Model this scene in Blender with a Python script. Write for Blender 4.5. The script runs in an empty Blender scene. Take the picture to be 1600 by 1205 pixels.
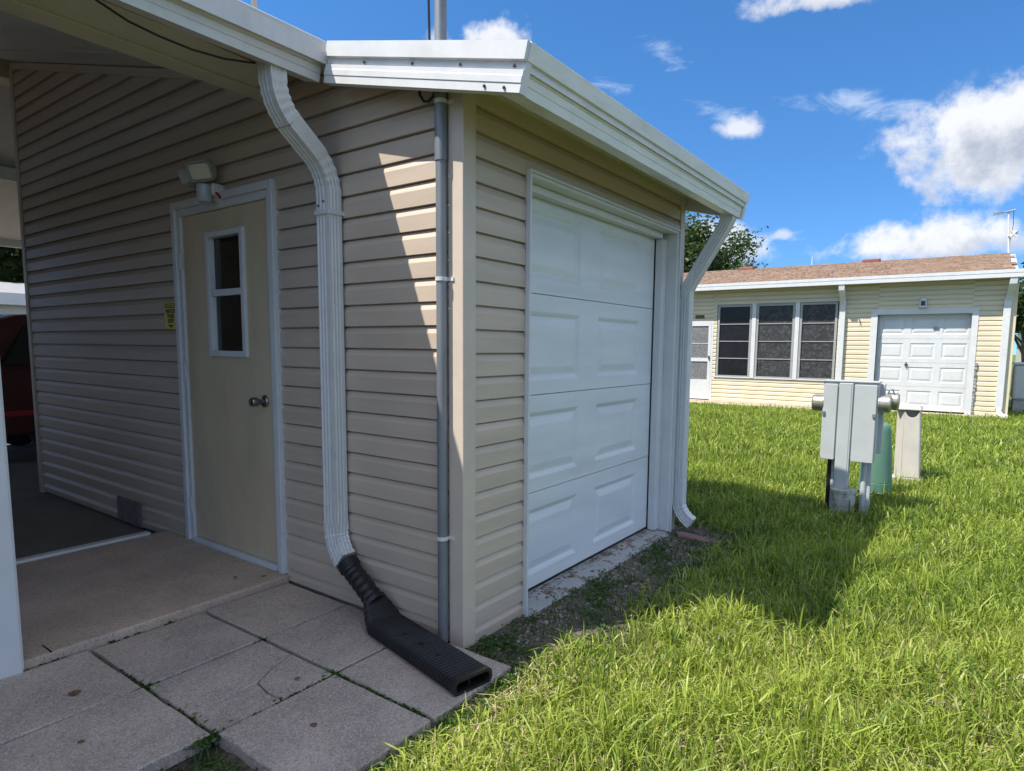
import bpy, bmesh, math, random
import numpy as np
from mathutils import Matrix, Vector
random.seed(7); rng = np.random.default_rng(7)
SC = bpy.context.scene
COL = SC.collection

# ------------------------------------------------------------------ camera
cd = bpy.data.cameras.new('camera'); cam = bpy.data.objects.new('camera', cd); COL.objects.link(cam)
cR = Vector((0.816904, 0.576683, 0.010203)); cU = Vector((-0.069340, 0.080632, 0.994329)); cF = Vector((-0.572590, 0.812979, -0.105855))
M = Matrix.Identity(4)
for i in range(3):
    M[i][0] = cR[i]; M[i][1] = cU[i]; M[i][2] = -cF[i]
M[0][3], M[1][3], M[2][3] = 1.7424, -1.98755, 1.2981
cam.matrix_world = M
cd.sensor_fit = 'HORIZONTAL'; cd.sensor_width = 36.0
cd.lens = 981.79 / 1600 * 36
cd.shift_x = -27.61 / 1600; cd.shift_y = 44.59 / 1600
cd.clip_start = 0.05; cd.clip_end = 3000
SC.camera = cam
SC.cycles.max_bounces = 6; SC.cycles.diffuse_bounces = 3; SC.cycles.glossy_bounces = 3; SC.cycles.transmission_bounces = 4; SC.cycles.transparent_max_bounces = 4

# ------------------------------------------------------------------ sun and sky
SUN_D = Vector((0.670, 0.985, -1.827)).normalized()          # direction the light travels
sun_el = math.asin(-SUN_D.z)
sun_az = math.atan2(-SUN_D.x, -SUN_D.y)                     # clockwise from +Y
sd = bpy.data.lights.new('sun', 'SUN'); sun = bpy.data.objects.new('sun', sd); COL.objects.link(sun)
sd.energy = 4.1; sd.angle = math.radians(0.5); sd.color = (1.0, 0.95, 0.87)
sun.rotation_euler = SUN_D.to_track_quat('-Z', 'Y').to_euler()
sun.location = (-6, -8, 16)
SC.view_settings.view_transform = 'Standard'; SC.view_settings.look = 'None'
SC.view_settings.gamma = 1.0; SC.view_settings.use_curve_mapping = False
SC.view_settings.exposure = 0.80

W = bpy.data.worlds.new('World'); SC.world = W; W.use_nodes = True
nt = W.node_tree; nt.nodes.clear()
class NB:
    """tiny node helper"""
    def __init__(s, nt): s.nt = nt
    def n(s, t, **k):
        o = s.nt.nodes.new(t)
        for a, b in k.items(): setattr(o, a, b)
        return o
    def link(s, a, b): s.nt.links.new(a, b)
    def put(s, sock, v):
        if hasattr(v, 'is_output'): s.nt.links.new(v, sock)
        elif v is not None: sock.default_value = v
    def m(s, op, a, b=None, c=None, clamp=False):
        o = s.n('ShaderNodeMath', operation=op, use_clamp=clamp)
        s.put(o.inputs[0], a); s.put(o.inputs[1], b)
        if c is not None: s.put(o.inputs[2], c)
        return o.outputs[0]
    def vm(s, op, a, b=None):
        o = s.n('ShaderNodeVectorMath', operation=op)
        s.put(o.inputs[0], a)
        if b is not None: s.put(o.inputs[1], b)
        return o
    def noise(s, vec, scale, detail=4, rough=.55, dist=0.0):
        o = s.n('ShaderNodeTexNoise'); s.put(o.inputs['Vector'], vec)
        o.inputs['Scale'].default_value = scale; o.inputs['Detail'].default_value = detail
        o.inputs['Roughness'].default_value = rough; o.inputs['Distortion'].default_value = dist
        return o.outputs['Fac']
    def smooth(s, v, lo, hi, a=0.0, b=1.0):
        o = s.n('ShaderNodeMapRange', interpolation_type='SMOOTHSTEP')
        s.put(o.inputs[0], v); o.inputs[1].default_value = lo; o.inputs[2].default_value = hi
        o.inputs[3].default_value = a; o.inputs[4].default_value = b
        return o.outputs[0]
    def mix(s, f, a, b, mode='MIX'):
        o = s.n('ShaderNodeMix', data_type='RGBA', blend_type=mode)
        s.put(o.inputs[0], f); s.put(o.inputs[6], a); s.put(o.inputs[7], b)
        return o.outputs[2]
g = NB(nt)
sky = g.n('ShaderNodeTexSky', sky_type='NISHITA')
sky.sun_disc = False; sky.sun_elevation = sun_el; sky.sun_rotation = sun_az
sky.altitude = 0; sky.air_density = 0.82; sky.dust_density = 0.0; sky.ozone_density = 2.6
hs = g.n('ShaderNodeHueSaturation'); hs.inputs['Saturation'].default_value = 1.25; hs.inputs['Value'].default_value = 1.0
g.link(sky.outputs[0], hs.inputs['Color'])
D = g.n('ShaderNodeTexCoord').outputs['Generated']
g.link(g.vm('NORMALIZE', g.vm('ADD', D, (0, 0, .14)).outputs[0]).outputs[0], sky.inputs['Vector'])
def clouds_density(vec):
    n1 = g.noise(g.vm('ADD', vec, (3.3, 1.2, -.7)).outputs[0], 10.0, 6, .62)
    return g.m('MULTIPLY', g.m('SUBTRACT', n1, .5), 2.6)
ND = clouds_density(D)
NDs = clouds_density(g.vm('ADD', D, (-0.022, -0.02, 0.030)).outputs[0])
# cumulus: direction, half width, half height, softness
cum = [((.022, .972, .226), .170, .102, 1.0), ((.17, .96, .228), .15, .09, 1.0), ((-.070, .986, .140), .130, .050, 1.0),
       ((-.283, .909, .304), .045, .030, .85), ((-.196, .882, .432), .095, .034, .95), ((-.560, .712, .420), .066, .034, .95),
       ((-.630, .660, .415), .036, .022, .7), ((-.335, .930, .140), .11, .05, .85), ((-.235, .955, .162), .022, .016, .6)]
tot = None; shd = None
for v, w, h, s in cum:
    c = Vector(v).normalized(); r = c.cross(Vector((0, 0, 1))).normalized(); u = r.cross(c)
    a = g.vm('DOT_PRODUCT', D, tuple(r / w)).outputs['Value']
    b = g.m('SUBTRACT', g.vm('DOT_PRODUCT', D, tuple(u / h)).outputs['Value'], float(u.dot(c) / h))
    bb = g.m('MULTIPLY', b, g.m('MULTIPLY_ADD', g.m('LESS_THAN', b, 0.0), .9, 1.0))    # flatter base
    rr = g.m('SQRT', g.m('ADD', g.m('MULTIPLY', a, a), g.m('MULTIPLY', bb, bb)))
    front = g.m('GREATER_THAN', g.vm('DOT_PRODUCT', D, tuple(c)).outputs['Value'], 0.0)
    den = g.m('MULTIPLY', g.m('SUBTRACT', 1.0, rr), 1.0)
    dm = g.m('ADD', den, g.m('MULTIPLY', ND, 1.15))
    al = g.m('MULTIPLY', g.m('MULTIPLY', g.smooth(dm, .05, .66), s), front)
    al = g.m('MULTIPLY', al, g.smooth(rr, 1.3, .8))
    sh = g.m('MULTIPLY', al, g.smooth(g.m('ADD', g.m('MULTIPLY', b, .9), g.m('MULTIPLY', NDs, -1.3)), .35, -.65))
    if tot is None: tot, shd = al, sh
    else:
        tot = g.m('MAXIMUM', tot, al); shd = g.m('MAXIMUM', shd, sh)
# bright cloud layer added outside the view to whiten the fill light
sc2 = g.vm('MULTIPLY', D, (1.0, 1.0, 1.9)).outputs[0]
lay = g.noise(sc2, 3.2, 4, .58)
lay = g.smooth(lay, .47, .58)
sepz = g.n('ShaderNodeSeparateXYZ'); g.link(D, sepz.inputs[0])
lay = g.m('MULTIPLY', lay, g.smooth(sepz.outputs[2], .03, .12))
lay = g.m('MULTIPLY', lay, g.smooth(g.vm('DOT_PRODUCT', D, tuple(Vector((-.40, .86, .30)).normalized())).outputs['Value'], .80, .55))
# thin streaky wisps
wm = g.n('ShaderNodeMapping'); g.link(D, wm.inputs[0]); wm.inputs['Rotation'].default_value = (0, math.radians(-20), math.radians(-12)); wm.inputs['Scale'].default_value = (6, 6, 22)
NDw = g.m('MULTIPLY', g.m('SUBTRACT', g.noise(wm.outputs[0], 1.6, 5, .65, .8), .5), 2.4)
wis = None
for v, w, h, ang in [((-.446, .816, .365), .05, .014, -12), ((-.150, .936, .318), .085, .017, -14), ((-.330, .890, .335), .06, .016, -20), ((-.375, .840, .400), .05, .02, -28), ((-.29, .945, .155), .09, .02, 4)]:
    c = Vector(v).normalized(); r0 = c.cross(Vector((0, 0, 1))).normalized(); u0 = r0.cross(c)
    t = math.radians(ang); r = r0 * math.cos(t) + u0 * math.sin(t); u = u0 * math.cos(t) - r0 * math.sin(t)
    a = g.vm('DOT_PRODUCT', D, tuple(r / w)).outputs['Value']; b = g.m('SUBTRACT', g.vm('DOT_PRODUCT', D, tuple(u / h)).outputs['Value'], 0.0)
    rr = g.m('SQRT', g.m('ADD', g.m('MULTIPLY', a, a), g.m('MULTIPLY', b, b)))
    front = g.m('GREATER_THAN', g.vm('DOT_PRODUCT', D, tuple(c)).outputs['Value'], 0.0)
    o = g.m('MULTIPLY', g.m('MULTIPLY', g.smooth(g.m('ADD', g.m('SUBTRACT', 1.0, rr), g.m('MULTIPLY', NDw, 1.5)), .15, 1.35), front), .52)
    wis = o if wis is None else g.m('MAXIMUM', wis, o)
thin = wis
base = g.mix(thin, hs.outputs[0], (3.5, 4.0, 4.7, 1))
cc = g.mix(shd, (4.2, 4.25, 4.4, 1), (2.0, 2.25, 2.7, 1))
allc = g.mix(g.m('MULTIPLY', tot, .95), base, cc)
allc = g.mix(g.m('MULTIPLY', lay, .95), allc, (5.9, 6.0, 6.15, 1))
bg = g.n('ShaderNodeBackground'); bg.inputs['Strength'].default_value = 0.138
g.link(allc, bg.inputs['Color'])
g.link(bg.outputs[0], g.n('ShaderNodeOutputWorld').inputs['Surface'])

# ------------------------------------------------------------------ materials
MAT = {}
def mat(name, c, rough=.55, var=.10, scale=6, bump=0.0, bscale=60, dirt_or_sheen=None, dscale=3, dlo=.55, dhi=.75, damt=.6, metal=0.0,
        stretch=(1, 1, 1), spec=.5, speck=None, sscale=220, samt=.5, coat=0):
    m_ = bpy.data.materials.new(name); m_.use_nodes = True; t = m_.node_tree; b = NB(t)
    p = t.nodes['Principled BSDF']; co = b.n('ShaderNodeTexCoord').outputs['Object']
    mpn = b.n('ShaderNodeMapping'); b.link(co, mpn.inputs[0]); mpn.inputs['Scale'].default_value = stretch
    v = mpn.outputs[0]
    f = b.noise(v, scale, 6, .6)
    lo = tuple(x * (1 - var) for x in c) + (1,); hi = tuple(min(1, x * (1 + var)) for x in c) + (1,)
    colr = b.mix(b.smooth(f, .3, .7), lo, hi)
    if dirt_or_sheen:
        d = b.noise(v, dscale, 8, .68)
        colr = b.mix(b.m('MULTIPLY', b.smooth(d, dlo, dhi), damt), colr, tuple(dirt_or_sheen) + (1,))
    if speck:
        vo = b.n('ShaderNodeTexVoronoi', feature='F1'); b.link(co, vo.inputs['Vector']); vo.inputs['Scale'].default_value = sscale
        sx = b.n('ShaderNodeSeparateColor'); b.link(vo.outputs['Color'], sx.inputs[0])
        for k, sc_ in enumerate(speck):
            ch = sx.outputs[k]
            colr = b.mix(b.m('MULTIPLY', b.m('GREATER_THAN', ch, .80), samt), colr, tuple(sc_) + (1,))
    b.link(colr, p.inputs['Base Color'])
    rr = b.m('ADD', rough - .08, b.m('MULTIPLY', b.noise(v, scale * 3, 3), .16)); b.link(rr, p.inputs['Roughness'])
    p.inputs['Metallic'].default_value = metal; p.inputs['Specular IOR Level'].default_value = spec
    if coat: p.inputs['Coat Weight'].default_value = coat; p.inputs['Coat Roughness'].default_value = .08
    if bump:
        bn = b.n('ShaderNodeBump'); bn.inputs['Strength'].default_value = bump; bn.inputs['Distance'].default_value = .004
        b.link(b.noise(v, bscale, 5, .65), bn.inputs['Height']); b.link(bn.outputs[0], p.inputs['Normal'])
    MAT[name] = m_
    return m_
mat('vinyl', (.53, .43, .335), .5, .08, 3, .14, 55, dirt_or_sheen=(.30, .25, .19), dscale=2.2, dlo=.55, dhi=.85, damt=.35, stretch=(.25, .25, 3))
mat('vinyl_trim', (.58, .485, .39), .5, .05, 5, .05, 40, dirt_or_sheen=(.34, .29, .22), dscale=3, damt=.35)
mat('aluminum', (.63, .63, .615), .42, .05, 7, .12, 90, dirt_or_sheen=(.42, .42, .37), dscale=4.5, dlo=.5, dhi=.85, damt=.5)
mat('eave_metal', (.75, .75, .70), .45, .06, 7, .22, 120, dirt_or_sheen=(.36, .37, .27), dscale=5.5, dlo=.46, dhi=.8, damt=.62, stretch=(1, .5, 2.5))
mat('white_paint', (.64, .64, .635), .45, .04, 6, .06, 50, dirt_or_sheen=(.45, .43, .38), dscale=5, dlo=.56, dhi=.9, damt=.5)
mat('door_tan', (.62, .50, .33), .5, .05, 3, .04, 30, dirt_or_sheen=(.33, .27, .17), dscale=2.3, dlo=.5, dhi=.85, damt=.5, stretch=(2, 2, .8))
mat('garage_white', (.69, .71, .72), .45, .05, 3, .30, 60, dirt_or_sheen=(.50, .49, .45), dscale=2.6, dlo=.48, dhi=.85, damt=.5, stretch=(1, .35, 2.2))
mat('ceiling_pan', (.60, .59, .57), .5, .08, 3, .1, 30, stretch=(.25, 2.5, 1), dirt_or_sheen=(.36, .33, .29), dscale=3, damt=.45)
mat('beam_cream', (.60, .56, .43), .5, .05, 4, .05, 30, dirt_or_sheen=(.42, .38, .27), damt=.4)
mat('paver', (.46, .37, .305), .85, .20, 2.2, .9, 150, dirt_or_sheen=(.22, .20, .185), dscale=3.5, dlo=.45, dhi=.8, damt=.6, speck=[(.66, .62, .58), (.14, .12, .12), (.50, .42, .38)], sscale=190, samt=.42)
mat('slab', (.54, .41, .315), .85, .12, 4, .5, 170, dirt_or_sheen=(.35, .27, .21), dscale=2.6, dlo=.42, dhi=.75, damt=.65, speck=[(.48, .43, .38), (.15, .12, .10), (.40, .34, .28)], sscale=180, samt=.4)
mat('carport_floor', (.17, .15, .13), .8, .15, 3, .3, 90, dirt_or_sheen=(.09, .08, .07), damt=.5)
mat('peeling', (.40, .405, .40), .75, .12, 9, .5, 70, dirt_or_sheen=(.17, .12, .085), dscale=9, dlo=.50, dhi=.60, damt=.9)
mat('galvanized', (.21, .225, .24), .5, .12, 14, .08, 60, metal=.35, dirt_or_sheen=(.24, .25, .26), dscale=8, stretch=(1, 1, .3))
mat('black_plastic', (.010, .010, .011), .48, .3, 8, .12, 60, dirt_or_sheen=(.028, .025, .022), dscale=6, damt=.5)
mat('black_cable', (.012, .012, .012), .5, .1)
mat('brown_cable', (.19, .075, .03), .6, .15)
mat('screw', (.10, .075, .055), .5, .2, metal=.4)
mat('steel', (.30, .285, .265), .28, .08, 20, metal=1.0, dirt_or_sheen=(.22, .20, .18), dscale=20, damt=.5)
mat('grey_enamel', (.45, .47, .46), .42, .04, 5, .05, 60, dirt_or_sheen=(.34, .35, .33), damt=.4)
mat('window_metal', (.33, .33, .32), .5, .06)
mat('brass', (.50, .46, .37), .3, .1, 8, metal=.75)
mat('green_plastic', (.105, .225, .155), .45, .07, 5, .03, 30, dirt_or_sheen=(.12, .20, .14), damt=.4)
mat('beige_plastic', (.55, .51, .45), .5, .06, 5, .04, 30, dirt_or_sheen=(.38, .32, .25), damt=.5)
mat('concrete', (.42, .40, .36), .85, .14, 10, .5, 90, dirt_or_sheen=(.25, .23, .19), dscale=6, damt=.6)
mat('tan_concrete', (.50, .41, .32), .85, .12, 6, .4, 60, dirt_or_sheen=(.36, .28, .21), dscale=4, damt=.5)
mat('mossy_concrete', (.42, .43, .36), .85, .18, 16, .5, 90, dirt_or_sheen=(.16, .17, .15), dscale=18, dlo=.45, dhi=.62, damt=.75)
mat('pale_vinyl', (.68, .585, .405), .5, .03, 3, dirt_or_sheen=(.56, .50, .34), damt=.3)
mat('shingle', (.25, .165, .112), .9, .35, 14, .6, 60, dirt_or_sheen=(.13, .085, .065), dscale=12, damt=.6)
mat('vent_red', (.27, .10, .07), .6, .1)
mat('screen_mesh', (.028, .028, .03), .6, .35, 9, .1, 200, dirt_or_sheen=(.13, .127, .124), dscale=17, dlo=.47, dhi=.72, damt=.75)  # lighter mottling also paints in faint blinds and window reflections
mat('screen_dark', (.012, .012, .014), .35, .3, 6)
mat('screen_grey', (.15, .148, .15), .7, .35, 28, .1, 200, dirt_or_sheen=(.28, .27, .27), dscale=16, dlo=.45, dhi=.7, damt=.7)
mat('bronze', (.13, .10, .035), .4, .2, metal=.5)
mat('sign_yellow', (.66, .54, .03), .45, .05)
mat('ink', (.012, .012, .012), .5, .1)
mat('lamp_grey', (.34, .35, .32), .45, .06)
mat('lens', (.74, .72, .56), .35, .05)
mat('sensor_dome', (.42, .46, .50), .2, .08)
mat('red_plastic', (.35, .02, .025), .4, .1)
mat('vent_fabric', (.18, .165, .155), .9, .2, 30, .3, 120)
mat('brick_red', (.22, .13, .12), .9, .2, 12, .6, 60, dirt_or_sheen=(.12, .09, .08), damt=.6)
mat('pebble', (.27, .235, .20), .8, .35, 40)
mat('dark_soil', (.055, .043, .032), .95, .4, 30, .8, 60)
mat('litter', (.16, .085, .04), .85, .4, 40)
mat('car_paint', (.07, .004, .006), .3, .05, coat=.8)
mat('car_trim', (.012, .012, .013), .4, .1)
mat('tyre', (.018, .018, .018), .8, .1)
mat('bark', (.13, .10, .075), .9, .3, 12, .8, 30, stretch=(1, 1, .2))
mat('roof_grey', (.30, .30, .30), .8, .1)
mat('ac_white', (.55, .56, .57), .5, .05)

def glassmat():
    m_ = bpy.data.materials.new('glass'); m_.use_nodes = True; p = m_.node_tree.nodes['Principled BSDF']
    p.inputs['Base Color'].default_value = (.35, .37, .38, 1); p.inputs['Roughness'].default_value = .03
    p.inputs['Transmission Weight'].default_value = 1.0; p.inputs['IOR'].default_value = 1.45
    MAT['glass'] = m_
glassmat()
def autoglass():
    m_ = bpy.data.materials.new('car_glass'); m_.use_nodes = True; p = m_.node_tree.nodes['Principled BSDF']
    p.inputs['Base Color'].default_value = (.02, .025, .025, 1); p.inputs['Roughness'].default_value = .04
    MAT['car_glass'] = m_
autoglass()

def leafmat(name, c_lo, c_hi, straw=(.33, .27, .12), trans=.35):
    m_ = bpy.data.materials.new(name); m_.use_nodes = True; t = m_.node_tree; b = NB(t); t.nodes.clear()
    at = b.n('ShaderNodeAttribute', attribute_name='tint')
    f = at.outputs['Fac']
    r = b.n('ShaderNodeValToRGB'); b.link(f, r.inputs[0]); e = r.color_ramp.elements
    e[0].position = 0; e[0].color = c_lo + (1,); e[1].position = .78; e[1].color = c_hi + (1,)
    x = e.new(.86); x.color = straw + (1,)
    p = b.n('ShaderNodeBsdfPrincipled'); b.link(r.outputs[0], p.inputs['Base Color']); p.inputs['Roughness'].default_value = .45
    p.inputs['Specular IOR Level'].default_value = .35
    tr = b.n('ShaderNodeBsdfTranslucent'); b.link(b.mix(1.0, r.outputs[0], (1.25, 1.3, .55, 1), 'MULTIPLY'), tr.inputs['Color'])
    ms = b.n('ShaderNodeMixShader'); ms.inputs[0].default_value = trans
    b.link(p.outputs[0], ms.inputs[1]); b.link(tr.outputs[0], ms.inputs[2])
    b.link(ms.outputs[0], b.n('ShaderNodeOutputMaterial').inputs['Surface'])
    MAT[name] = m_
leafmat('grass_blade', (.042, .102, .009), (.370, .450, .072), (.56, .48, .27), .28)
leafmat('weed_leaf', (.03, .075, .016), (.085, .16, .03), (.15, .10, .05), .3)
leafmat('tree_leaf', (.022, .045, .014), (.085, .13, .035), (.13, .15, .04), .3)

def groundmat():
    m_ = bpy.data.materials.new('soil_lawn'); m_.use_nodes = True; t = m_.node_tree; b = NB(t); p = t.nodes['Principled BSDF']
    co = b.n('ShaderNodeTexCoord').outputs['Object']; s = b.n('ShaderNodeSeparateXYZ'); b.link(co, s.inputs[0])
    n1 = b.noise(co, 3.0, 6, .6); n2 = b.noise(co, 45, 5, .7); n3 = b.noise(co, .35, 3)
    lawn = b.mix(b.smooth(n2, .3, .7), (.030, .042, .012, 1), (.085, .072, .032, 1))
    far = b.mix(b.smooth(n3, .35, .65), (.075, .125, .024, 1), (.105, .16, .035, 1))
    lawn = b.mix(b.smooth(s.outputs[1], 8.0, 15.0), lawn, far)
    soil = b.mix(b.smooth(n2, .3, .7), (.060, .048, .036, 1), (.185, .150, .115, 1))
    # trodden sandy soil along the shed wall and the patio edge
    fx = b.smooth(b.m('ADD', s.outputs[0], b.m('MULTIPLY', b.m('SUBTRACT', n1, .5), .55)), .30, .62)
    fy = b.smooth(b.m('ADD', s.outputs[1], b.m('MULTIPLY', b.m('SUBTRACT', n1, .5), .6)), 2.5, 3.1)
    f = b.m('MAXIMUM', fx, fy)
    b.link(b.mix(f, soil, lawn), p.inputs['Base Color']); p.inputs['Roughness'].default_value = .95
    bn = b.n('ShaderNodeBump'); bn.inputs['Strength'].default_value = .8; bn.inputs['Distance'].default_value = .01
    b.link(n2, bn.inputs['Height']); b.link(bn.outputs[0], p.inputs['Normal'])
    MAT['soil_lawn'] = m_
groundmat()

# ------------------------------------------------------------------ mesh helpers
class MB:
    def __init__(s): s.v = []; s.f = []
    def add(s, v, f):
        o = len(s.v); s.v += [tuple(p) for p in v]; s.f += [tuple(i + o for i in q) for q in f]; return s
    def box(s, x0, x1, y0, y1, z0, z1):
        return s.add([(x0, y0, z0), (x1, y0, z0), (x1, y1, z0), (x0, y1, z0), (x0, y0, z1), (x1, y0, z1), (x1, y1, z1), (x0, y1, z1)],
                     [(3, 2, 1, 0), (4, 5, 6, 7), (0, 1, 5, 4), (1, 2, 6, 5), (2, 3, 7, 6), (3, 0, 4, 7)])
    def prism(s, A, B):
        n = len(A); f = [tuple(range(n - 1, -1, -1)), tuple(range(n, 2 * n))]
        for i in range(n):
            j = (i + 1) % n; f.append((i, j, n + j, n + i))
        return s.add(list(A) + list(B), f)
    def loft(s, rings, cap=True, closed=True):
        n = len(rings[0]); v = [p for r in rings for p in r]; f = []
        for k in range(len(rings) - 1):
            for i in range(n if closed else n - 1):
                j = (i + 1) % n; f.append((k * n + i, k * n + j, (k + 1) * n + j, (k + 1) * n + i))
        if cap: f.append(tuple(range(n - 1, -1, -1))); f.append(tuple((len(rings) - 1) * n + i for i in range(n)))
        return s.add(v, f)
    def tube(s, pts, r, n=8, cap=True):
        pts = [Vector(p) for p in pts]; rings = []; N = None
        for i, p in enumerate(pts):
            t = (pts[min(i + 1, len(pts) - 1)] - pts[max(i - 1, 0)]).normalized()
            if N is None: N = t.orthogonal().normalized()
            else: N = (N - t * N.dot(t)).normalized()
            B = t.cross(N); rad = r[i] if isinstance(r, (list, tuple)) else r
            rings.append([p + (N * math.cos(2 * math.pi * k / n) + B * math.sin(2 * math.pi * k / n)) * rad for k in range(n)])
        return s.loft(rings, cap)
    def lathe(s, prof, c=(0, 0, 0), axis='z', n=20):
        rings = []
        for r, h in prof:
            ring = []
            for k in range(n):
                a = 2 * math.pi * k / n; u, w = r * math.cos(a), r * math.sin(a)
                ring.append({'z': (c[0] + u, c[1] + w, c[2] + h), 'x': (c[0] + h, c[1] + u, c[2] + w), 'y': (c[0] + w, c[1] + h, c[2] + u)}[axis])
            rings.append(ring)
        return s.loft(rings)
    def build(s, name, m_, parent=None, smooth=False, bevel=0, seg=2, mods=None):
        me = bpy.data.meshes.new(name); me.from_pydata(s.v, [], s.f)
        bm = bmesh.new(); bm.from_mesh(me); bmesh.ops.recalc_face_normals(bm, faces=bm.faces); bm.to_mesh(me); bm.free()
        me.materials.append(MAT[m_])
        o = bpy.data.objects.new(name, me); COL.objects.link(o)
        if smooth:
            me.shade_smooth()
            if smooth != 'full':
                bpyedge(me, smooth if isinstance(smooth, (int, float)) and smooth is not True else 35)
        if bevel:
            b = o.modifiers.new('bevel', 'BEVEL'); b.width = bevel; b.segments = seg; b.limit_method = 'ANGLE'; b.angle_limit = math.radians(40)
        if parent: adopt(o, parent)
        return o
def bpyedge(me, ang):
    bm = bmesh.new(); bm.from_mesh(me)
    for e in bm.edges:
        e.smooth = not (len(e.link_faces) == 2 and e.calc_face_angle(0) > math.radians(ang))
    bm.to_mesh(me); bm.free()
def adopt(o, p):
    o.parent = p
    w = Vector(p.location); q = p.parent
    while q: w = w + Vector(q.location) if q.type == 'EMPTY' else w; q = q.parent
    o.matrix_parent_inverse = Matrix.Translation(-w) if p.type == 'EMPTY' else Matrix.Translation((0, 0, 0))
def thing(name, label, cat, loc=(0, 0, 0), group=None):
    o = bpy.data.objects.new(name, None); COL.objects.link(o); o.location = loc; o.empty_display_size = .2
    return tag(o, label, cat, group)
def tag(o, label=None, cat=None, group=None, kind=None):
    if label: o['label'] = label
    if cat: o['category'] = cat
    if group: o['group'] = group
    if kind: o['kind'] = kind
    return o
def B(name, m_, parent, *a, bevel=0):
    return MB().box(*a).build(name, m_, parent, bevel=bevel)
def vnoise(x, y, s=0):
    return (np.sin(x * 3.1 + s) * np.cos(y * 2.7 - s * 1.3) + .6 * np.sin(x * 7.3 - y * 5.1 + s * 2) + .4 * np.sin(x * 13.7 + y * 11.9 + s * 3)) / 2.0

# slope of the roof (3 in 12)
SL = .2532; TH = math.atan(SL)
def ZT(x): return 2.335 - SL * (x - .432)
def ZU(x): return ZT(x) - .095

# ------------------------------------------------------------------ ground
def ground():
    nx, ny = 70, 90
    xs = np.concatenate([np.linspace(-300, -12, 12)[:-1], np.linspace(-12, 8, 60), np.linspace(8, 300, 12)[1:]])
    ys = np.concatenate([np.linspace(-300, -6, 10)[:-1], np.linspace(-6, 20, 80), np.linspace(20, 400, 14)[1:]])
    v = []; f = []
    for y in ys:
        for x in xs:
            z = -.030 + .012 * float(vnoise(np.float64(x * .7), np.float64(y * .7), 1))
            if -14 < x < -.2 and y < 2.5: z = -.10
            if y > 8 and abs(x) < 20: z += .0065 * max(-6, min(6, x)) * min(1, (y - 8) / 4)
            z -= .06 * max(0, min(1, (y - 9) / 4))
            v.append((x, y, z))
    n = len(xs)
    for j in range(len(ys) - 1):
        for i in range(n - 1): f.append((j * n + i, j * n + i + 1, (j + 1) * n + i + 1, (j + 1) * n + i))
    o = MB().add(v, f).build('ground', 'soil_lawn', smooth='full'); tag(o, kind='structure')
    return o
ground()
def gz(x, y):
    z = -.030 + .012 * vnoise(x * .7, y * .7, 1)
    z = z - .06 * np.clip((y - 9) / 4, 0, 1)
    return z + np.where(y > 8, .0065 * np.clip(x, -6, 6) * np.minimum(1, (y - 8) / 4), 0)

# carport slab, raised door slab, patio pavers
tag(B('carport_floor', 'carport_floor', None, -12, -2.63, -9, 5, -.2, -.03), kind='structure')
ds = MB().prism([(-2.63, -9, -.2), (-1.268, -9, -.2), (-1.268, -.002, -.2), (-2.63, -.002, -.2)],
                [(-2.63, -9, .043), (-1.268, -9, .030), (-1.268, -.002, .034), (-2.63, -.002, .045)]).build('door_slab', 'slab', bevel=.008)
tag(ds, kind='structure')
B('edge_strip', 'aluminum', ds, -2.655, -2.595, -9, -.13, .046, .066, bevel=.006)
B('slab_joint', 'black_cable', ds, -1.45, -1.27, -1.105, -1.098, .0315, .0345)
patio = tag(MB().box(-1.262, .285, -3.0, -.012, -.16, -.05).build('patio_bed', 'dark_soil'), kind='structure')
def paver(poly, z=0.0, th=.05, tilt=(0, 0)):
    c = Vector((sum(p[0] for p in poly) / len(poly), sum(p[1] for p in poly) / len(poly)))
    def ring(ins, dz):
        out = []
        for p in poly:
            d = Vector(p) - c; L = max(d.length, .01); q = c + d * (1 - ins / L)
            out.append((q.x, q.y, dz + tilt[0] * (q.x - c.x) + tilt[1] * (q.y - c.y)))
        return out
    return MB().loft([ring(0, z - th), ring(0, z - .006), ring(.002, z - .003), ring(.005, z)]).build('paver', 'paver', patio)
gx = [-1.256, -.752, -.252, .288]; gy = [-.014, -.482, -.972, -1.47, -1.97]
def rect(i, j, g_=.009):
    jt = lambda: random.uniform(-.003, .003)
    x0, x1, y1, y0 = gx[i] + g_, gx[i + 1] - g_, gy[j] - g_, gy[j + 1] + g_
    # slight jogging, edges subdivided so they are not ruler straight
    P = []
    for (a, b) in (((x0, y0), (x1, y0)), ((x1, y0), (x1, y1)), ((x1, y1), (x0, y1)), ((x0, y1), (x0, y0))):
        for k in range(6):
            t = k / 6; e = 0 if k == 0 else 1
            P.append((a[0] + (b[0] - a[0]) * t + jt() * e, a[1] + (b[1] - a[1]) * t + jt() * e))
    return P
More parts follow.
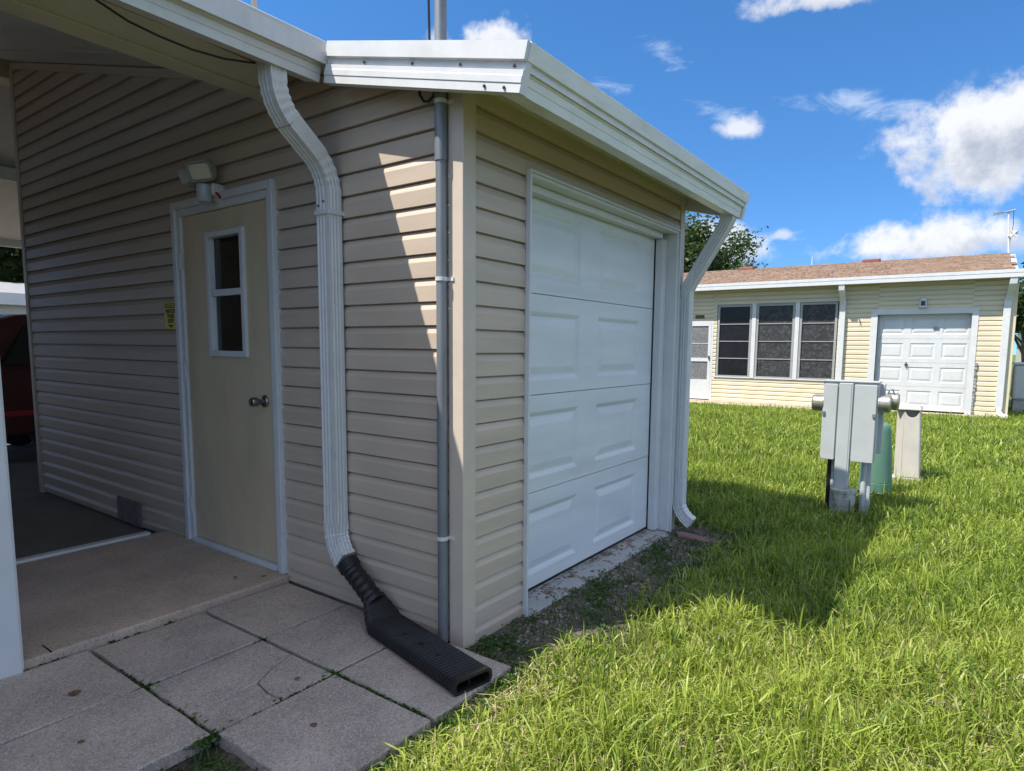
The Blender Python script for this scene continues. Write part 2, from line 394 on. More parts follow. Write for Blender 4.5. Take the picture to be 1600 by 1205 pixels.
for j in range(4):
    for i in range(3):
        if (i, j) in ((2, 2), (2, 3)): continue
        tl = (random.uniform(-.006, .006), random.uniform(-.006, .006)); z = random.uniform(-.004, .004)
        if (i, j) == (1, 1):                                   # the cracked paver: three pieces
            x0, x1, y0, y1 = gx[1] + .007, gx[2] - .007, gy[2] + .007, gy[1] - .007
            e = .0016
            paver([(x0, y0), (-.424 - e, y0), (-.432 - e, -.82), (-.441 - e, -.70), (-.49 - e, -.61), (-.531 - e, y1), (x0, y1)], z, tilt=tl)
            paver([(-.424 + e, y0), (x1, y0), (x1, -.713 - e), (-.34, -.72 - e), (-.437, -.702 - e), (-.430 + e, -.82)], z - .001, tilt=tl)
            paver([(-.437, -.70 + e), (-.34, -.718 + e), (x1, -.711 + e), (x1, y1), (-.531 + e, y1), (-.488 + e, -.61)], z + .0005, tilt=tl)
        else: paver(rect(i, j), z, tilt=tl)

# ------------------------------------------------------------------ the shed
shed = thing('storage_shed', 'tan vinyl sided storage shed with small white garage door', 'shed', (-2.4, 1.2, 0))
EX = .1016
PROF = [(.001, 0), (.0185, .0005), (.0185, .066), (.0175, .069), (.0060, .0945), (-.007, .0965), (-.007, EX + .003), (-.012, EX + .003), (-.012, 0)]   # Dutch lap
wallA = MB()
# sheathing behind the siding, with the door opening
for x0, x1, z0, z1 in ((-4.93, -2.31, -.12, 2.45), (-1.33, -.01, -.12, 2.36), (-2.31, -1.33, 2.10, 2.45)):
    wallA.box(x0, x1, .030, .09, z0, z1)
wallA.prism([(-4.93, .030, 2.45), (-.9, .030, 2.45), (-4.93, .030, ZU(-4.93) - .01)], [(-4.93, .09, 2.45), (-.9, .09, 2.45), (-4.93, .09, ZU(-4.93) - .01)])
side = wallA.build('side_wall', 'vinyl', shed)
def xmax(z): return .432 - (z + .10 - 2.335) / SL
def plankA(x0, x1, z0, zmin=None, off=0.0):
    if x1 - x0 > 2 and off == 0.0:                              # a lapped seam somewhere along the run
        xs = x0 + (x1 - x0) * (.25 + .5 * ((math.floor((z0 - 1.388) / (2 * EX) + .01) * .618) % 1))
        plankA(x0, xs, z0, zmin, 1e-6); return plankA(xs - .02, x1, z0, zmin, .0012)
    A = []; Bv = []
    for d, h in PROF:
        z = z0 + h
        if zmin is not None: z = max(z, zmin)
        xe = min(x1, xmax(z))
        if xe <= x0: xe = x0 + .001
        A.append((x0, .018 - d - off, z)); Bv.append((xe, .018 - d - off, z))
    return MB().prism(A, Bv).build('siding_plank', 'vinyl', side)
for k in range(-14, 22):
    z0 = 1.388 + k * EX
    zm = .0 if k == -14 else None
    if z0 + EX > 2.15 or z0 < 0:
        if z0 > 2.13: plankA(-4.93, -.075, z0)
        else:
            plankA(-4.93, -2.352, z0, zm); plankA(-1.292, -.075, z0, zm)
            if z0 + .09 > 2.16 and z0 > 0: plankA(-2.352, -1.292, z0, 2.152)
    else:
        plankA(-4.93, -2.352, z0); plankA(-1.292, -.075, z0)
# trim along the sloping ceiling and the posts at the corners
MB().prism([(-4.93, -.012, ZU(-4.93) - .055), (-1.2, -.012, ZU(-1.2) - .055), (-1.2, -.012, ZU(-1.2) - .004), (-4.93, -.012, ZU(-4.93) - .004)],
           [(-4.93, .02, ZU(-4.93) - .055), (-1.2, .02, ZU(-1.2) - .055), (-1.2, .02, ZU(-1.2) - .004), (-4.93, .02, ZU(-4.93) - .004)]).build('ceiling_trim', 'vinyl_trim', shed)
def post(x0, x1, y0, y1, z0, z1): return B('corner_trim', 'vinyl_trim', shed, x0, x1, y0, y1, z0, z1, bevel=.004)
post(-.077, .006, -.006, .077, -.03, 2.36)
post(-.077, .006, 2.285, 2.366, -.10, 2.36)
post(-4.99, -4.925, -.008, .07, -.04, ZU(-4.99) - .01)
B('back_wall', 'vinyl', shed, -4.96, -.07, 2.29, 2.345, -.12, 2.40)
MB().prism([(-4.96, 2.29, 2.40), (-.9, 2.29, 2.40), (-4.96, 2.29, 3.55)], [(-4.96, 2.345, 2.40), (-.9, 2.345, 2.40), (-4.96, 2.345, 3.55)]).build('gable_wall', 'vinyl', shed)
B('end_wall', 'vinyl', shed, -4.96, -4.90, .09, 2.29, -.12, 3.55)
# garage front wall
wallB = MB()
for y0, y1, z0, z1 in ((.02, .43, -.12, 2.36), (2.27, 2.35, -.12, 2.36), (.43, 2.27, 2.10, 2.36)): wallB.box(-.10, -.022, y0, y1, z0, z1)
front = wallB.build('front_wall', 'vinyl', shed)
def plankB(y0, y1, z0, zmin=None):
    A = []; Bv = []
    for d, h in PROF:
        z = z0 + h
        if zmin is not None: z = max(z, zmin)
        A.append((-.018 + d, y0, z)); Bv.append((-.018 + d, y1, z))
    return MB().prism(A, Bv).build('siding_plank', 'vinyl', front)
for k in range(-14, 10):
    z0 = 1.373 + k * EX
    if z0 > 2.36 - .02: break
    if z0 + .09 > 2.11:
        if z0 < 2.106: plankB(.076, .447, z0); plankB(2.253, 2.286, z0); plankB(.447, 2.253, z0, 2.108)
        else: plankB(.076, 2.286, z0)
    else:
        plankB(.076, .447, z0, -.035 if k == -14 else None); plankB(2.253, 2.286, z0)
B('base_flashing', 'white_paint', shed, -.03, -.012, .076, .45, -.06, -.034)

# roof of the shed and its eaves
def slab(x0, x1, y0, y1, zt0, zt1, th):
    return ([(x0, y0, zt0 - th), (x1, y0, zt1 - th), (x1, y0, zt1), (x0, y0, zt0)], [(x0, y1, zt0 - th), (x1, y1, zt1 - th), (x1, y1, zt1), (x0, y1, zt0)])
YN, YF = -.135, 2.42
roof = MB().prism(*slab(-.668, .405, YN + .02, YF - .02, ZT(-.668) - .004, ZT(.405) - .004, .088)).build('roof', 'aluminum', shed)
sdir = Vector((math.cos(TH), 0, -math.sin(TH))); ndir = Vector((-math.sin(TH), 0, -math.cos(TH)))   # outwards, downwards
FPROF = [(.018, 0), (.018, .060), (.004, .066), (.002, .072), (.002, .098), (-.001, .100), (.002, .103), (.002, .128), (-.001, .130), (.002, .133), (.002, .164),
         (-.10, .164), (-.10, .160), (-.003, .160), (-.012, .012), (-.05, .004), (-.05, -.002), (.012, -.003)]
def eave(x, y0, y1, parent, name='fascia', m_='eave_metal'):
    o = Vector((x, 0, ZT(x)))
    f = lambda y: [tuple(o + sdir * a + ndir * d + Vector((0, y, 0))) for a, d in FPROF]
    return MB().prism(f(y0), f(y1)).build(name, m_, parent)
eave(.414, YN, YF, shed)
# rake: faces the camera side
RP = [(.018, 0), (.018, .060), (.0, .062), (.0, .088), (.010, .092), (.010, .108), (.013, .112), (.013, .134), (.010, .137), (.010, .166), (-.030, .166), (-.030, .002)]
def rake(xa, xb, y, sgn, parent):
    def ring(x):
        b0 = Vector((x, y, ZT(x)))
        return [tuple(b0 + Vector((0, -sgn * o_, 0)) + ndir * d) for o_, d in RP]
    return MB().prism(ring(xa), ring(xb)).build('fascia', 'aluminum', parent)
rk = rake(-.640, .428, YN - .002, 1, shed)
rake(-.640, .428, YF + .002, -1, shed)
def screw(p, ax, parent):
    return MB().lathe([(.0065, 0), (.0065, .003), (.004, .006), (.0, .0062)], p, ax, 8).build('screw', 'screw', parent)
for x, dd, yo in ((-.40, .078, .003), (-.12, .078, .003), (.13, .078, .003), (.38, .078, .003), (.27, .150, .012), (.36, .152, .012)):
    p = Vector((x, YN - .002 - yo, ZT(x))) + ndir * dd
    s_ = MB(); s_.lathe([(.006, 0), (.006, -.003), (.003, -.006)], tuple(p), 'y', 8); s_.build('screw', 'screw', rk)

# entry door
door_fr = MB()
y0, y1 = -.026, .03
XL, XR, ZB_, ZTp = -2.356, -1.290, .036, 2.150
for a in ((XL, XL + .042, ZB_, ZTp), (XR - .042, XR, ZB_, ZTp), (XL + .042, XR - .042, ZTp - .042, ZTp)): door_fr.box(a[0], a[1], y0, y1, a[2], a[3])
for a in ((XL + .042, XL + .078, ZB_, ZTp - .042), (XR - .078, XR - .042, ZB_, ZTp - .042), (XL + .078, XR - .078, ZTp - .085, ZTp - .042)): door_fr.box(a[0], a[1], -.010, .05, a[2], a[3])
door_fr.build('door_frame', 'white_paint', shed, bevel=.004)
B('threshold', 'white_paint', shed, XL + .078, XR - .078, -.022, .05, .036, .066, bevel=.004)
dl, dr, db, dt = XL + .081, XR - .081, .070, ZTp - .088
wl, wr, wb, wt = -1.995, -1.600, 1.225, 1.945
wl, wr = wl + .0, wr + .0
dm = MB()
for a in ((dl, wl + .02, db, dt), (wr - .02, dr, db, dt), (wl + .02, wr - .02, db, wb + .02), (wl + .02, wr - .02, wt - .02, dt)): dm.box(a[0], a[1], .006, .046, a[2], a[3])
door = dm.build('entry_door', 'door_tan', shed)
wf = MB(); fw = .034; zm = 1.598
for a in ((wl, wl + fw, wb, wt), (wr - fw, wr, wb, wt), (wl + fw, wr - fw, wt - fw, wt), (wl + fw, wr - fw, wb, wb + fw)): wf.box(a[0], a[1], -.012, .05, a[2], a[3])
for a in ((wl + fw, wr - fw, zm - .022, zm + .016),): wf.box(a[0], a[1], -.004, .045, a[2], a[3])
for a in ((wl + fw, wl + fw + .012, wb + fw, zm - .022), (wr - fw - .012, wr - fw, wb + fw, zm - .022)): wf.box(a[0], a[1], .006, .04, a[2], a[3])
wf.build('window_frame', 'white_paint', door, bevel=.003)
B('window_pane', 'glass', door, wl + fw, wr - fw, .026, .031, zm + .016, wt - fw)
B('window_pane', 'glass', door, wl + fw, wr - fw, .020, .025, wb + fw, zm - .022)
kn = MB(); kx, kz = -1.452, .985
kn.lathe([(.0, .008), (.034, .006), (.034, -.002), (.028, -.009), (.014, -.012), (.013, -.036), (.020, -.040), (.026, -.048), (.026, -.074), (.022, -.082), (.0, -.083)], (kx, 0, kz), 'y', 24)
kn.build('door_knob', 'steel', door, smooth=True)
for hz in (1.80, 1.13, .28):
    h_ = MB(); h_.tube([(dl - .006, -.014, hz - .045), (dl - .006, -.014, hz + .045)], .006, 8); h_.box(dl - .016, dl + .010, -.0135, -.010, hz - .044, hz + .044)
    h_.build('hinge', 'white_paint', door)

# garage door: four sections with raised panels
def panel_section(P, s0, s1, z0, z1, cols, pz, dep=.012, th=.035):
    """P maps (s, depth into the wall, z) to world"""
    mb = MB()
    ss = [s0] + [c for ab in cols for c in ab] + [s1]; zs = [z0, pz[0], pz[1], z1]
    for i in range(len(ss) - 1):
        for j in range(3):
            a, b, c, d = ss[i], ss[i + 1], zs[j], zs[j + 1]
            R0 = [P(a, 0, c), P(b, 0, c), P(b, 0, d), P(a, 0, d)]
            if i % 2 == 1 and j == 1:
                def rr(ins, de): return [P(a + ins, de, c + ins), P(b - ins, de, c + ins), P(b - ins, de, d - ins), P(a + ins, de, d - ins)]
                rings = [R0, rr(.010, .004), rr(.024, dep), rr(.034, dep), rr(.068, .004), rr(.075, .003)]
                v = [p for r in rings for p in r]; f = []
                for k in range(len(rings) - 1):
                    for q in range(4): f.append((k * 4 + q, k * 4 + (q + 1) % 4, (k + 1) * 4 + (q + 1) % 4, (k + 1) * 4 + q))
                f.append(tuple((len(rings) - 1) * 4 + q for q in range(4)))
                mb.add(v, f)
            else: mb.add(R0, [(0, 1, 2, 3)])
    # back and edges
    F_ = [P(s0, 0, z0), P(s1, 0, z0), P(s1, 0, z1), P(s0, 0, z1)]; K = [P(s0, th, z0), P(s1, th, z0), P(s1, th, z1), P(s0, th, z1)]
    mb.add(F_ + K, [(4, 5, 6, 7), (0, 1, 5, 4), (1, 2, 6, 5), (2, 3, 7, 6), (3, 0, 4, 7)])
    return mb
GP = lambda s, d, z: (-.12 - d, s, z)
gdoor = thing('garage_door', None, None, (-.12, 1.26, 0)); gdoor.parent = shed; gdoor.matrix_parent_inverse = Matrix.Translation(-Vector(shed.location))
zz_ = [.012, .533, 1.050, 1.572, 2.085]
for k in range(4):
    a, b = zz_[k] + .002, zz_[k + 1] - .002
    o = panel_section(GP, .385, 2.135, a, b, [(.575, 1.148), (1.358, 1.932)], (a + .072, b - .088)).build('door_section', 'garage_white')
    o.parent = gdoor; o.matrix_parent_inverse = Matrix.Translation(-Vector((-.12, 1.26, 0)))
B('bottom_seal', 'black_plastic', shed, -.15, -.125, .39, 2.13, -.004, .012)
B('garage_interior', 'black_cable', shed, -.30, -.28, .2, 2.28, -.1, 2.3)
# jambs, stops and thin outer trim
jb = MB()
jb.box(-.118, .014, 2.215, 2.244, -.02, 2.085); jb.box(-.118, .014, .448, .462, -.03, 2.085); jb.box(-.118, .014, .462, 2.244, 2.085, 2.100)
jb.build('jamb', 'white_paint', shed, bevel=.003)
st = MB(); st.box(-.112, -.06, 2.137, 2.214, -.006, 2.045); st.box(-.112, -.06, .463, 2.137, 2.046, 2.084); st.build('door_stop', 'white_paint', shed, bevel=.004)
tr = MB(); tr.box(.0, .026, .440, .4525, -.035, 2.112); tr.box(.0, .026, 2.2445, 2.258, -.03, 2.112); tr.box(.0, .026, .4525, 2.2445, 2.1005, 2.112); tr.build('door_trim', 'white_paint', shed, bevel=.002)
sl = MB().prism([(-.16, .445, -.14), (.040, .445, -.14), (.040, .445, -.022), (-.16, .445, -.006)], [(-.16, 2.20, -.14), (.040, 2.20, -.14), (.040, 2.20, -.018), (-.16, 2.20, -.006)]).build('door_sill', 'peeling', shed, bevel=.012)

# downspouts
def fluted(w, d, n=4, dp=.004):
    """rectangle section, (a along width, b along depth), fluted on the outer faces (b negative side and both a sides)"""
    P = []
    def side(p, q, nrm):
        for k in range(n * 4):
            t = k / (n * 4); ph = (k % 4)
            off = -dp if ph in (1, 2) and 0 < k // 4 < n else 0
            P.append((p[0] + (q[0] - p[0]) * t + nrm[0] * off, p[1] + (q[1] - p[1]) * t + nrm[1] * off))
    h, e = w / 2, d / 2
    side((-h, -e), (h, -e), (0, -1)); side((h, -e), (h, e), (1, 0)); side((h, e), (-h, e), (0, 1)); side((-h, e), (-h, -e), (-1, 0))
    return P
def sweep(path, wax, sec, crimp=None, scale=None):
    path = [Vector(p) for p in path]; wax = Vector(wax); mb = MB(); rings = []
    for i, p in enumerate(path):
        t = (path[min(i + 1, len(path) - 1)] - path[max(i - 1, 0)]).normalized(); dax = t.cross(wax).normalized()
        s_ = 1.0
        if crimp and crimp[0] <= i <= crimp[1] and (i - crimp[0]) % 2: s_ = .93
        if scale: s_ *= scale[i]
        rings.append([p + wax * a * s_ + dax * b * s_ for a, b in sec])
    return mb.loft(rings)
def arc(p0, p1, p2, n=7):
    p0, p1, p2 = Vector(p0), Vector(p1), Vector(p2)
    return [tuple(p0 * (1 - t) ** 2 + p1 * 2 * t * (1 - t) + p2 * t * t) for t in [k / n for k in range(n + 1)]]
dsx = -.793
SEC = fluted(.096, .076)
dspt = thing('downspout', 'white fluted downspout between entry door and shed corner', 'downspout', (dsx, -.05, 0), 'downspouts on the shed')
up = arc((dsx + .005, -.325, 2.43), (dsx + .005, -.322, 2.335), (dsx + .003, -.252, 2.270), 10)
lo = arc((dsx + .002, -.135, 2.175), (dsx, -.050, 2.105), (dsx, -.048, 1.995), 10)
sweep([(dsx + .005, -.325, 2.535)] + up, (1, 0, 0), SEC, (2, 9)).build('elbow', 'aluminum', dspt)
sweep([up[-1]] + lo, (1, 0, 0), [(a * .985, b * .985) for a, b in SEC], (2, 10)).build('elbow', 'aluminum', dspt)
sweep([(dsx, -.048, 2.02), (dsx, -.048, 1.2), (dsx, -.048, .40)], (1, 0, 0), [(a * .96, b * .96) for a, b in SEC]).build('pipe', 'aluminum', dspt)
be = arc((dsx, -.048, .40), (dsx + .004, -.052, .315), (dsx + .085, -.066, .255), 12)
sweep([(dsx, -.048, .43)] + be, (0, 1, 0), [(b, a) for a, b in fluted(.096, .076)][::-1], (2, 12)).build('elbow', 'aluminum', dspt)
B('strap', 'aluminum', dspt, dsx - .052, dsx + .052, -.092, .005, 1.905, 1.925)
for xx in (-.03, .01): MB().lathe([(.0, -.004), (.004, -.003), (.004, .004)], (dsx + xx, -.087, 1.96 + xx * .4), 'y', 8).build('screw', 'screw', dspt)
# far downspout
fx, fy = .048, 2.325
d2 = thing('downspout', 'grey white downspout slanting back to the far shed corner', 'downspout', (fx, fy, 0), 'downspouts on the shed')
SE2 = fluted(.076, .078)
sweep([(.335, fy, 2.205), (.325, fy, 2.17)] + [(.30, fy, 2.12), (.08, fy, 1.76), (.055, fy, 1.71), (fx, fy, 1.66)], (0, 1, 0), [(b * 1.0, a) for a, b in SE2][::-1]).build('elbow', 'aluminum', d2)
sweep([(fx, fy, 1.70), (fx, fy, 1.0), (fx, fy, .33)], (0, 1, 0), [(a * .96, b * .96) for a, b in SE2]).build('pipe', 'aluminum', d2)
e2 = arc((fx, fy, .20), (fx + .002, fy, .10), (fx + .105, fy, .045), 10)
sweep([(fx, fy, .36), (fx, fy, .24)] + e2, (0, 1, 0), SE2, (3, 12)).build('elbow', 'white_paint', d2)

# black corrugated extension
ext = thing('drain_extension', 'black corrugated plastic drain extension lying on the pavers', 'drain pipe', (-.05, -.13, 0))
ad = [(dsx + .105, -.068, .245), (dsx + .155, -.074, .212), (-.575, -.082, .180), (-.50, -.090, .136), (-.45, -.092, .105)]
hexsec = [(math.cos(a) * .056, math.sin(a) * .050) for a in [math.pi / 9 * k for k in range(18)]]
pts = []; scl = []
for k in range(len(ad) - 1):
    for q in range(8):
        t = q / 8; pts.append(tuple(Vector(ad[k]).lerp(Vector(ad[k + 1]), t)))
        i = k * 8 + q; scl.append(1.0 if i < 6 else (.97 + .05 * math.sin(i * 1.6)) * (.90))
sweep(pts, (0, 1, 0), hexsec, None, scl).build('adapter', 'black_plastic', ext, smooth=30)
# flattened ribbed body
ax = Vector((.625, -.138, 0)).normalized(); ay = Vector((-ax.y, ax.x, 0)); o0 = Vector((-.475, -.088, 0))
rings = []; N = 240; L_ = .765
def rrect(w, h, r, zc):
    out = []
    for cx, cz, a0 in ((w - r, h - r, 0), (-w + r, h - r, 90), (-w + r, -h + r, 180), (w - r, -h + r, 270)):
        for k in range(4):
            a = math.radians(a0 + k * 30); out.append((cx + r * math.cos(a), zc + cz + r * math.sin(a)))
    return out
for i in range(N + 1):
    t = i / N; s_ = t * L_
    grow = min(1, s_ / .10); w = .055 + .033 * grow; h = .050 - .023 * grow
    zc = .098 - .066 * grow
    rib = .0026 if (i // 3) % 2 == 0 else -.0026
    if t < .05: rib = 0
    if t > .955: rib = .004; 
    rings.append([tuple(o0 + ax * s_ + ay * a + Vector((0, 0, max(.003, b)))) for a, b in rrect(w + rib, h + rib, min(.022, h * .8), zc)])
inner = [tuple(o0 + ax * L_ + ay * a + Vector((0, 0, max(.010, b)))) for a, b in rrect(.078, .019, .014, .032)]
inner2 = [tuple(o0 + ax * (L_ - .10) + ay * a + Vector((0, 0, max(.010, b)))) for a, b in rrect(.076, .018, .014, .032)]
MB().loft(rings + [inner, inner2]).build('ribbed_body', 'black_plastic', ext, smooth=8)
B('outlet_web', 'black_plastic', ext, .225, .25, -.256, -.246, .012, .052)
for q in (.30, .42, .54):
    p = o0 + ax * q; MB().lathe([(.012, -.004), (.012, .003), (.005, .005), (.0, .005)], (p.x, p.y - .01, .0605), 'z', 8).build('knockout', 'black_plastic', ext)

# conduit with straps; service mast above the roof
cx_, cy_ = -.093, -.028
cond = thing('conduit', 'grey galvanized conduit running up beside the shed corner', 'conduit', (cx_, cy_, .0))
MB().tube([(cx_, cy_, .0), (cx_, cy_, 2.30)], .0225, 16).build('pipe', 'galvanized', cond, smooth=True)
MB().tube([(cx_, cy_, 2.05), (cx_, cy_, 2.32)], .026, 16).build('coupling', 'galvanized', cond, smooth=True)
for z in (.47, 1.576, 2.28):
    s_ = MB().tube([(cx_, cy_, z - .008), (cx_, cy_, z + .008)], .0265, 16); s_.box(cx_, cx_ + .05, -.012, .004, z - .008, z + .008); s_.build('strap', 'aluminum', cond)
MB().tube([(cx_ + .001, cy_, 2.30), (cx_ - .001, cy_, 4.9)], .0245, 16).build('mast', 'galvanized', cond, smooth=True)
MB().tube([(-.205, -.04, 2.37), (-.198, -.04, 2.325), (-.175, -.04, 2.295), (-.148, -.04, 2.29), (-.124, -.04, 2.305), (-.108, -.04, 2.335)], .006, 8).build('cable_loop', 'black_cable', cond, smooth=True)
MB().tube([(-.140, -.04, 2.42), (-.139, -.05, 2.8), (-.150, -.05, 4.9)], .005, 6).build('mast_cable', 'black_cable', cond)
for z in (1.99, 1.875, 1.765, 1.655, 1.555, 1.455): MB().lathe([(.0, -.0045), (.004, -.003), (.004, .004)], (-.071, -.006, z), 'y', 8).build('screw_head', 'white_paint', cond)

# floodlight
fl = thing('floodlight', 'white twin floodlight with motion sensor over the entry door', 'light', (-1.84, -.02, 2.16))
MB().lathe([(.052, .016), (.052, -.014), (.046, -.022), (.0, -.024)], (-1.82, 0, 2.145), 'y', 20).build('base_plate', 'white_paint', fl, smooth=True)
MB().lathe([(.0, -.062), (.036, -.060), (.040, -.050), (.040, .028), (.034, .036), (.0, .037)], (-1.835, -.085, 2.145), 'z', 20).build('sensor', 'sensor_dome', fl, smooth=True)
MB().box(-1.855, -1.795, -.06, -.01, 2.125, 2.195).build('arm', 'white_paint', fl, bevel=.01)
def head(cx, cy, cz, rz, rx, sc):
    T = Matrix.Translation((cx, cy, cz)) @ Matrix.Rotation(rz, 4, 'Z') @ Matrix.Rotation(rx, 4, 'X')
    def rr(w, h, r, y):
        return [T @ Vector((a * sc, y * sc, b * sc)) for a, b in rrect(w, h, r, 0)]
    MB().loft([rr(.062, .035, .020, .055), rr(.088, .052, .026, .020), rr(.092, .056, .026, -.020), rr(.084, .048, .022, -.020), rr(.080, .044, .020, -.008)]).build('lamp_head', 'lamp_grey', fl, smooth=35)
    MB().loft([rr(.079, .043, .020, -.006), rr(.076, .041, .018, -.014)]).build('lens', 'lens', fl)
head(-1.815, -.105, 2.245, math.radians(14), math.radians(20), .95)
head(-1.965, -.085, 2.232, math.radians(-66), math.radians(20), .88)
MB().tube([(-1.775, -.05, 2.135), (-1.765, -.045, 2.125), (-1.77, -.03, 2.11)], .007, 8).build('sensor_switch', 'red_plastic', fl)

# caution sign
def text(body, size, loc, m_, parent, rot=(math.pi / 2, 0, 0), sx=1.0, ext_=.0006, bold=.0):
    c = bpy.data.curves.new('t', 'FONT'); c.body = body; c.size = size; c.align_x = 'CENTER'; c.align_y = 'CENTER'; c.extrude = ext_; c.offset = bold
    o = bpy.data.objects.new('t', c); COL.objects.link(o)
    bpy.context.view_layer.update()
    me = bpy.data.meshes.new_from_object(o.evaluated_get(bpy.context.evaluated_depsgraph_get())); bpy.data.objects.remove(o)
    Tm = Matrix.Translation(loc) @ Matrix.Rotation(rot[2], 4, 'Z') @ Matrix.Rotation(rot[0], 4, 'X') @ Matrix.Diagonal((sx, 1, 1, 1))
    me.transform(Tm); me.materials.clear(); me.materials.append(MAT[m_])
    ob = bpy.data.objects.new('lettering', me); COL.objects.link(ob); adopt(ob, parent); return ob
sg = thing('warning_sign', 'yellow caution sign with black lettering left of the door frame', 'sign', (-2.44, -.02, 1.39))
sx0, sx1, sz0, sz1 = -2.522, -2.362, 1.388, 1.560
B('board', 'sign_yellow', sg, sx0, sx1, -.012, -.006, sz0, sz1, bevel=.002)
B('header', 'ink', sg, sx0 + .014, sx1 - .012, -.0135, -.0122, 1.522, 1.550)
smx = (sx0 + sx1) / 2
text('CAUTION', .029, (smx, -.0142, 1.5355), 'sign_yellow', sg, sx=.86, bold=.0006)
for i, w_ in enumerate(('WATCH', 'YOUR', 'STEP!')): text(w_, .034, (smx, -.0128, 1.500 - i * .031), 'ink', sg, sx=.92, bold=.0012)
MB().prism([(smx - .035, -.0122, 1.416), (smx + .035, -.0122, 1.416), (smx, -.0122, 1.396)], [(smx - .035, -.0135, 1.416), (smx + .035, -.0135, 1.416), (smx, -.0135, 1.396)]).build('arrow', 'ink', sg)

# crawl vent
vt = thing('wall_vent', 'dark grey ribbed vent cover low on the shed side wall', 'vent', (-3.2, 0, .08))
B('frame', 'vent_fabric', vt, -3.395, -3.02, -.010, .0, -.012, .168)
for k in range(7): B('slat', 'vent_fabric', vt, -3.385 + k * .052, -3.385 + k * .052 + .040, -.016, -.011, -.006, .162, bevel=.002)

# ------------------------------------------------------------------ carport
cp = thing('carport', 'cream and white carport roof with square white post', 'carport', (-1.27, -1.2, 0))
MB().prism(*slab(-5.2, -.669, -8.0, YF - .02, ZT(-5.2) - .004, ZT(-.669) - .004, .088)).build('roof_panel', 'ceiling_pan', cp)
zr = ZT(-5.2) - .004
MB().prism(*slab(-9.2, -5.2, -8.0, 7.0, zr - 4.0 * .245, zr, .088)).build('roof_panel', 'ceiling_pan', cp)
for k in range(34):                                             # standing ribs of the roof pans
    y = -7.9 + k * .305
    if y > -.2: break
    MB().prism([(-5.15, y, ZU(-5.15) - .010), (-.80, y, ZU(-.80) - .010), (-.80, y, ZU(-.80) + .01), (-5.15, y, ZU(-5.15) + .01)],
               [(-5.15, y + .018, ZU(-5.15) - .010), (-.80, y + .018, ZU(-.80) - .010), (-.80, y + .018, ZU(-.80) + .01), (-5.15, y + .018, ZU(-5.15) + .01)]).build('roof_rib', 'ceiling_pan', cp)
eave(-.683, -8.0, YN - .004, cp, m_='aluminum')
bm_ = MB().box(-1.325, -1.225, -8.0, -.02, 2.552, ZU(-1.225) + .02).box(-1.338, -1.212, -8.0, -.02, 2.535, 2.552)
bm_.build('beam', 'beam_cream', cp, bevel=.003)
B('soffit', 'beam_cream', cp, -1.20, -.80, -8.0, -.15, ZU(-.80) - .012, ZU(-.80) - .004)
B('ridge_beam', 'beam_cream', cp, -5.27, -5.05, -8.0, 7.0, ZU(-5.2) - .17, ZU(-5.2))
B('purlin', 'aluminum', cp, -7.15, -7.05, -8, 7, 3.06, 3.20)
fa = MB().box(-9.26, -9.18, -8, 7, 2.63, 2.80).build('far_fascia', 'beam_cream', cp); B('drip_edge', 'white_paint', fa, -9.29, -9.20, -8, 7, 2.60, 2.64)
pb = MB().box(-1.336, -1.236, -1.305, -1.205, .0, 2.535); pb.build('post', 'white_paint', cp, bevel=.006)
pf = MB()
for k in range(4): pf.box(-1.330 + k * .024, -1.330 + k * .024 + .018, -1.309, -1.201, .01, 2.53)
pf.build('post_fluting', 'white_paint', cp, bevel=.003)
cab = thing('sagging_cable', 'thin black cable sagging below the carport fascia', 'cable', (-.82, -.6, 2.43))
MB().tube([(-.82, -1.15, 2.55), (-.82, -.973, 2.474), (-.82, -.874, 2.445), (-.82, -.766, 2.434), (-.82, -.648, 2.432), (-.82, -.52, 2.444), (-.82, -.385, 2.475)], .0045, 6).build('cable', 'black_cable', cab, smooth=True)
cb2 = MB().tube([(-.82, -1.15, 2.487), (-.82, -.785, 2.489), (-.82, -.645, 2.491), (-.82, -.518, 2.487), (-.82, -.38, 2.482)], .0075, 6).build('brown_cable', 'brown_cable', smooth=True)
tag(cb2, 'brown cable tucked along the underside of the carport fascia', 'cable')

# ------------------------------------------------------------------ things on the lawn
mt = thing('meter_pedestal', 'grey electric meter pedestal with two cabinet doors on the lawn', 'utility box', (.94, 3.6, 0))
def bxm(name, m_, *a, bevel=.004): return B(name, m_, mt, *a, bevel=bevel)
bxm('cabinet', 'grey_enamel', .755, 1.150, 3.565, 3.70, .425, 1.045)
bxm('cabinet_back', 'grey_enamel', .790, 1.180, 3.702, 3.76, .475, 1.035)
bxm('cap', 'grey_enamel', .750, 1.156, 3.552, 3.706, 1.046, 1.058, bevel=.003)
for a, b in ((.765, .862), (.984, 1.142)): bxm('cabinet_door', 'grey_enamel', a, b, 3.548, 3.563, .415, 1.030)
bxm('centre_channel', 'grey_enamel', .872, .974, 3.550, 3.63, .02, 1.040)
bxm('channel_lip', 'grey_enamel', .884, .962, 3.546, 3.549, .02, 1.036, bevel=.001)
for a in (.768, 1.132): bxm('latch', 'galvanized', a - .012, a + .012, 3.535, 3.548, .775, .81)
for xa, xb, zc, sg_ in ((.755, .672, .865, -1), (1.15, 1.215, .885, 1)):
    MB().lathe([(.074, 0), (.074, sg_ * .012), (.069, sg_ * .014), (.069, sg_ * .074), (.062, sg_ * .086), (.0, sg_ * .088)], (xa, 3.63, zc), 'x', 24).build('meter', 'brass', mt, smooth=30)
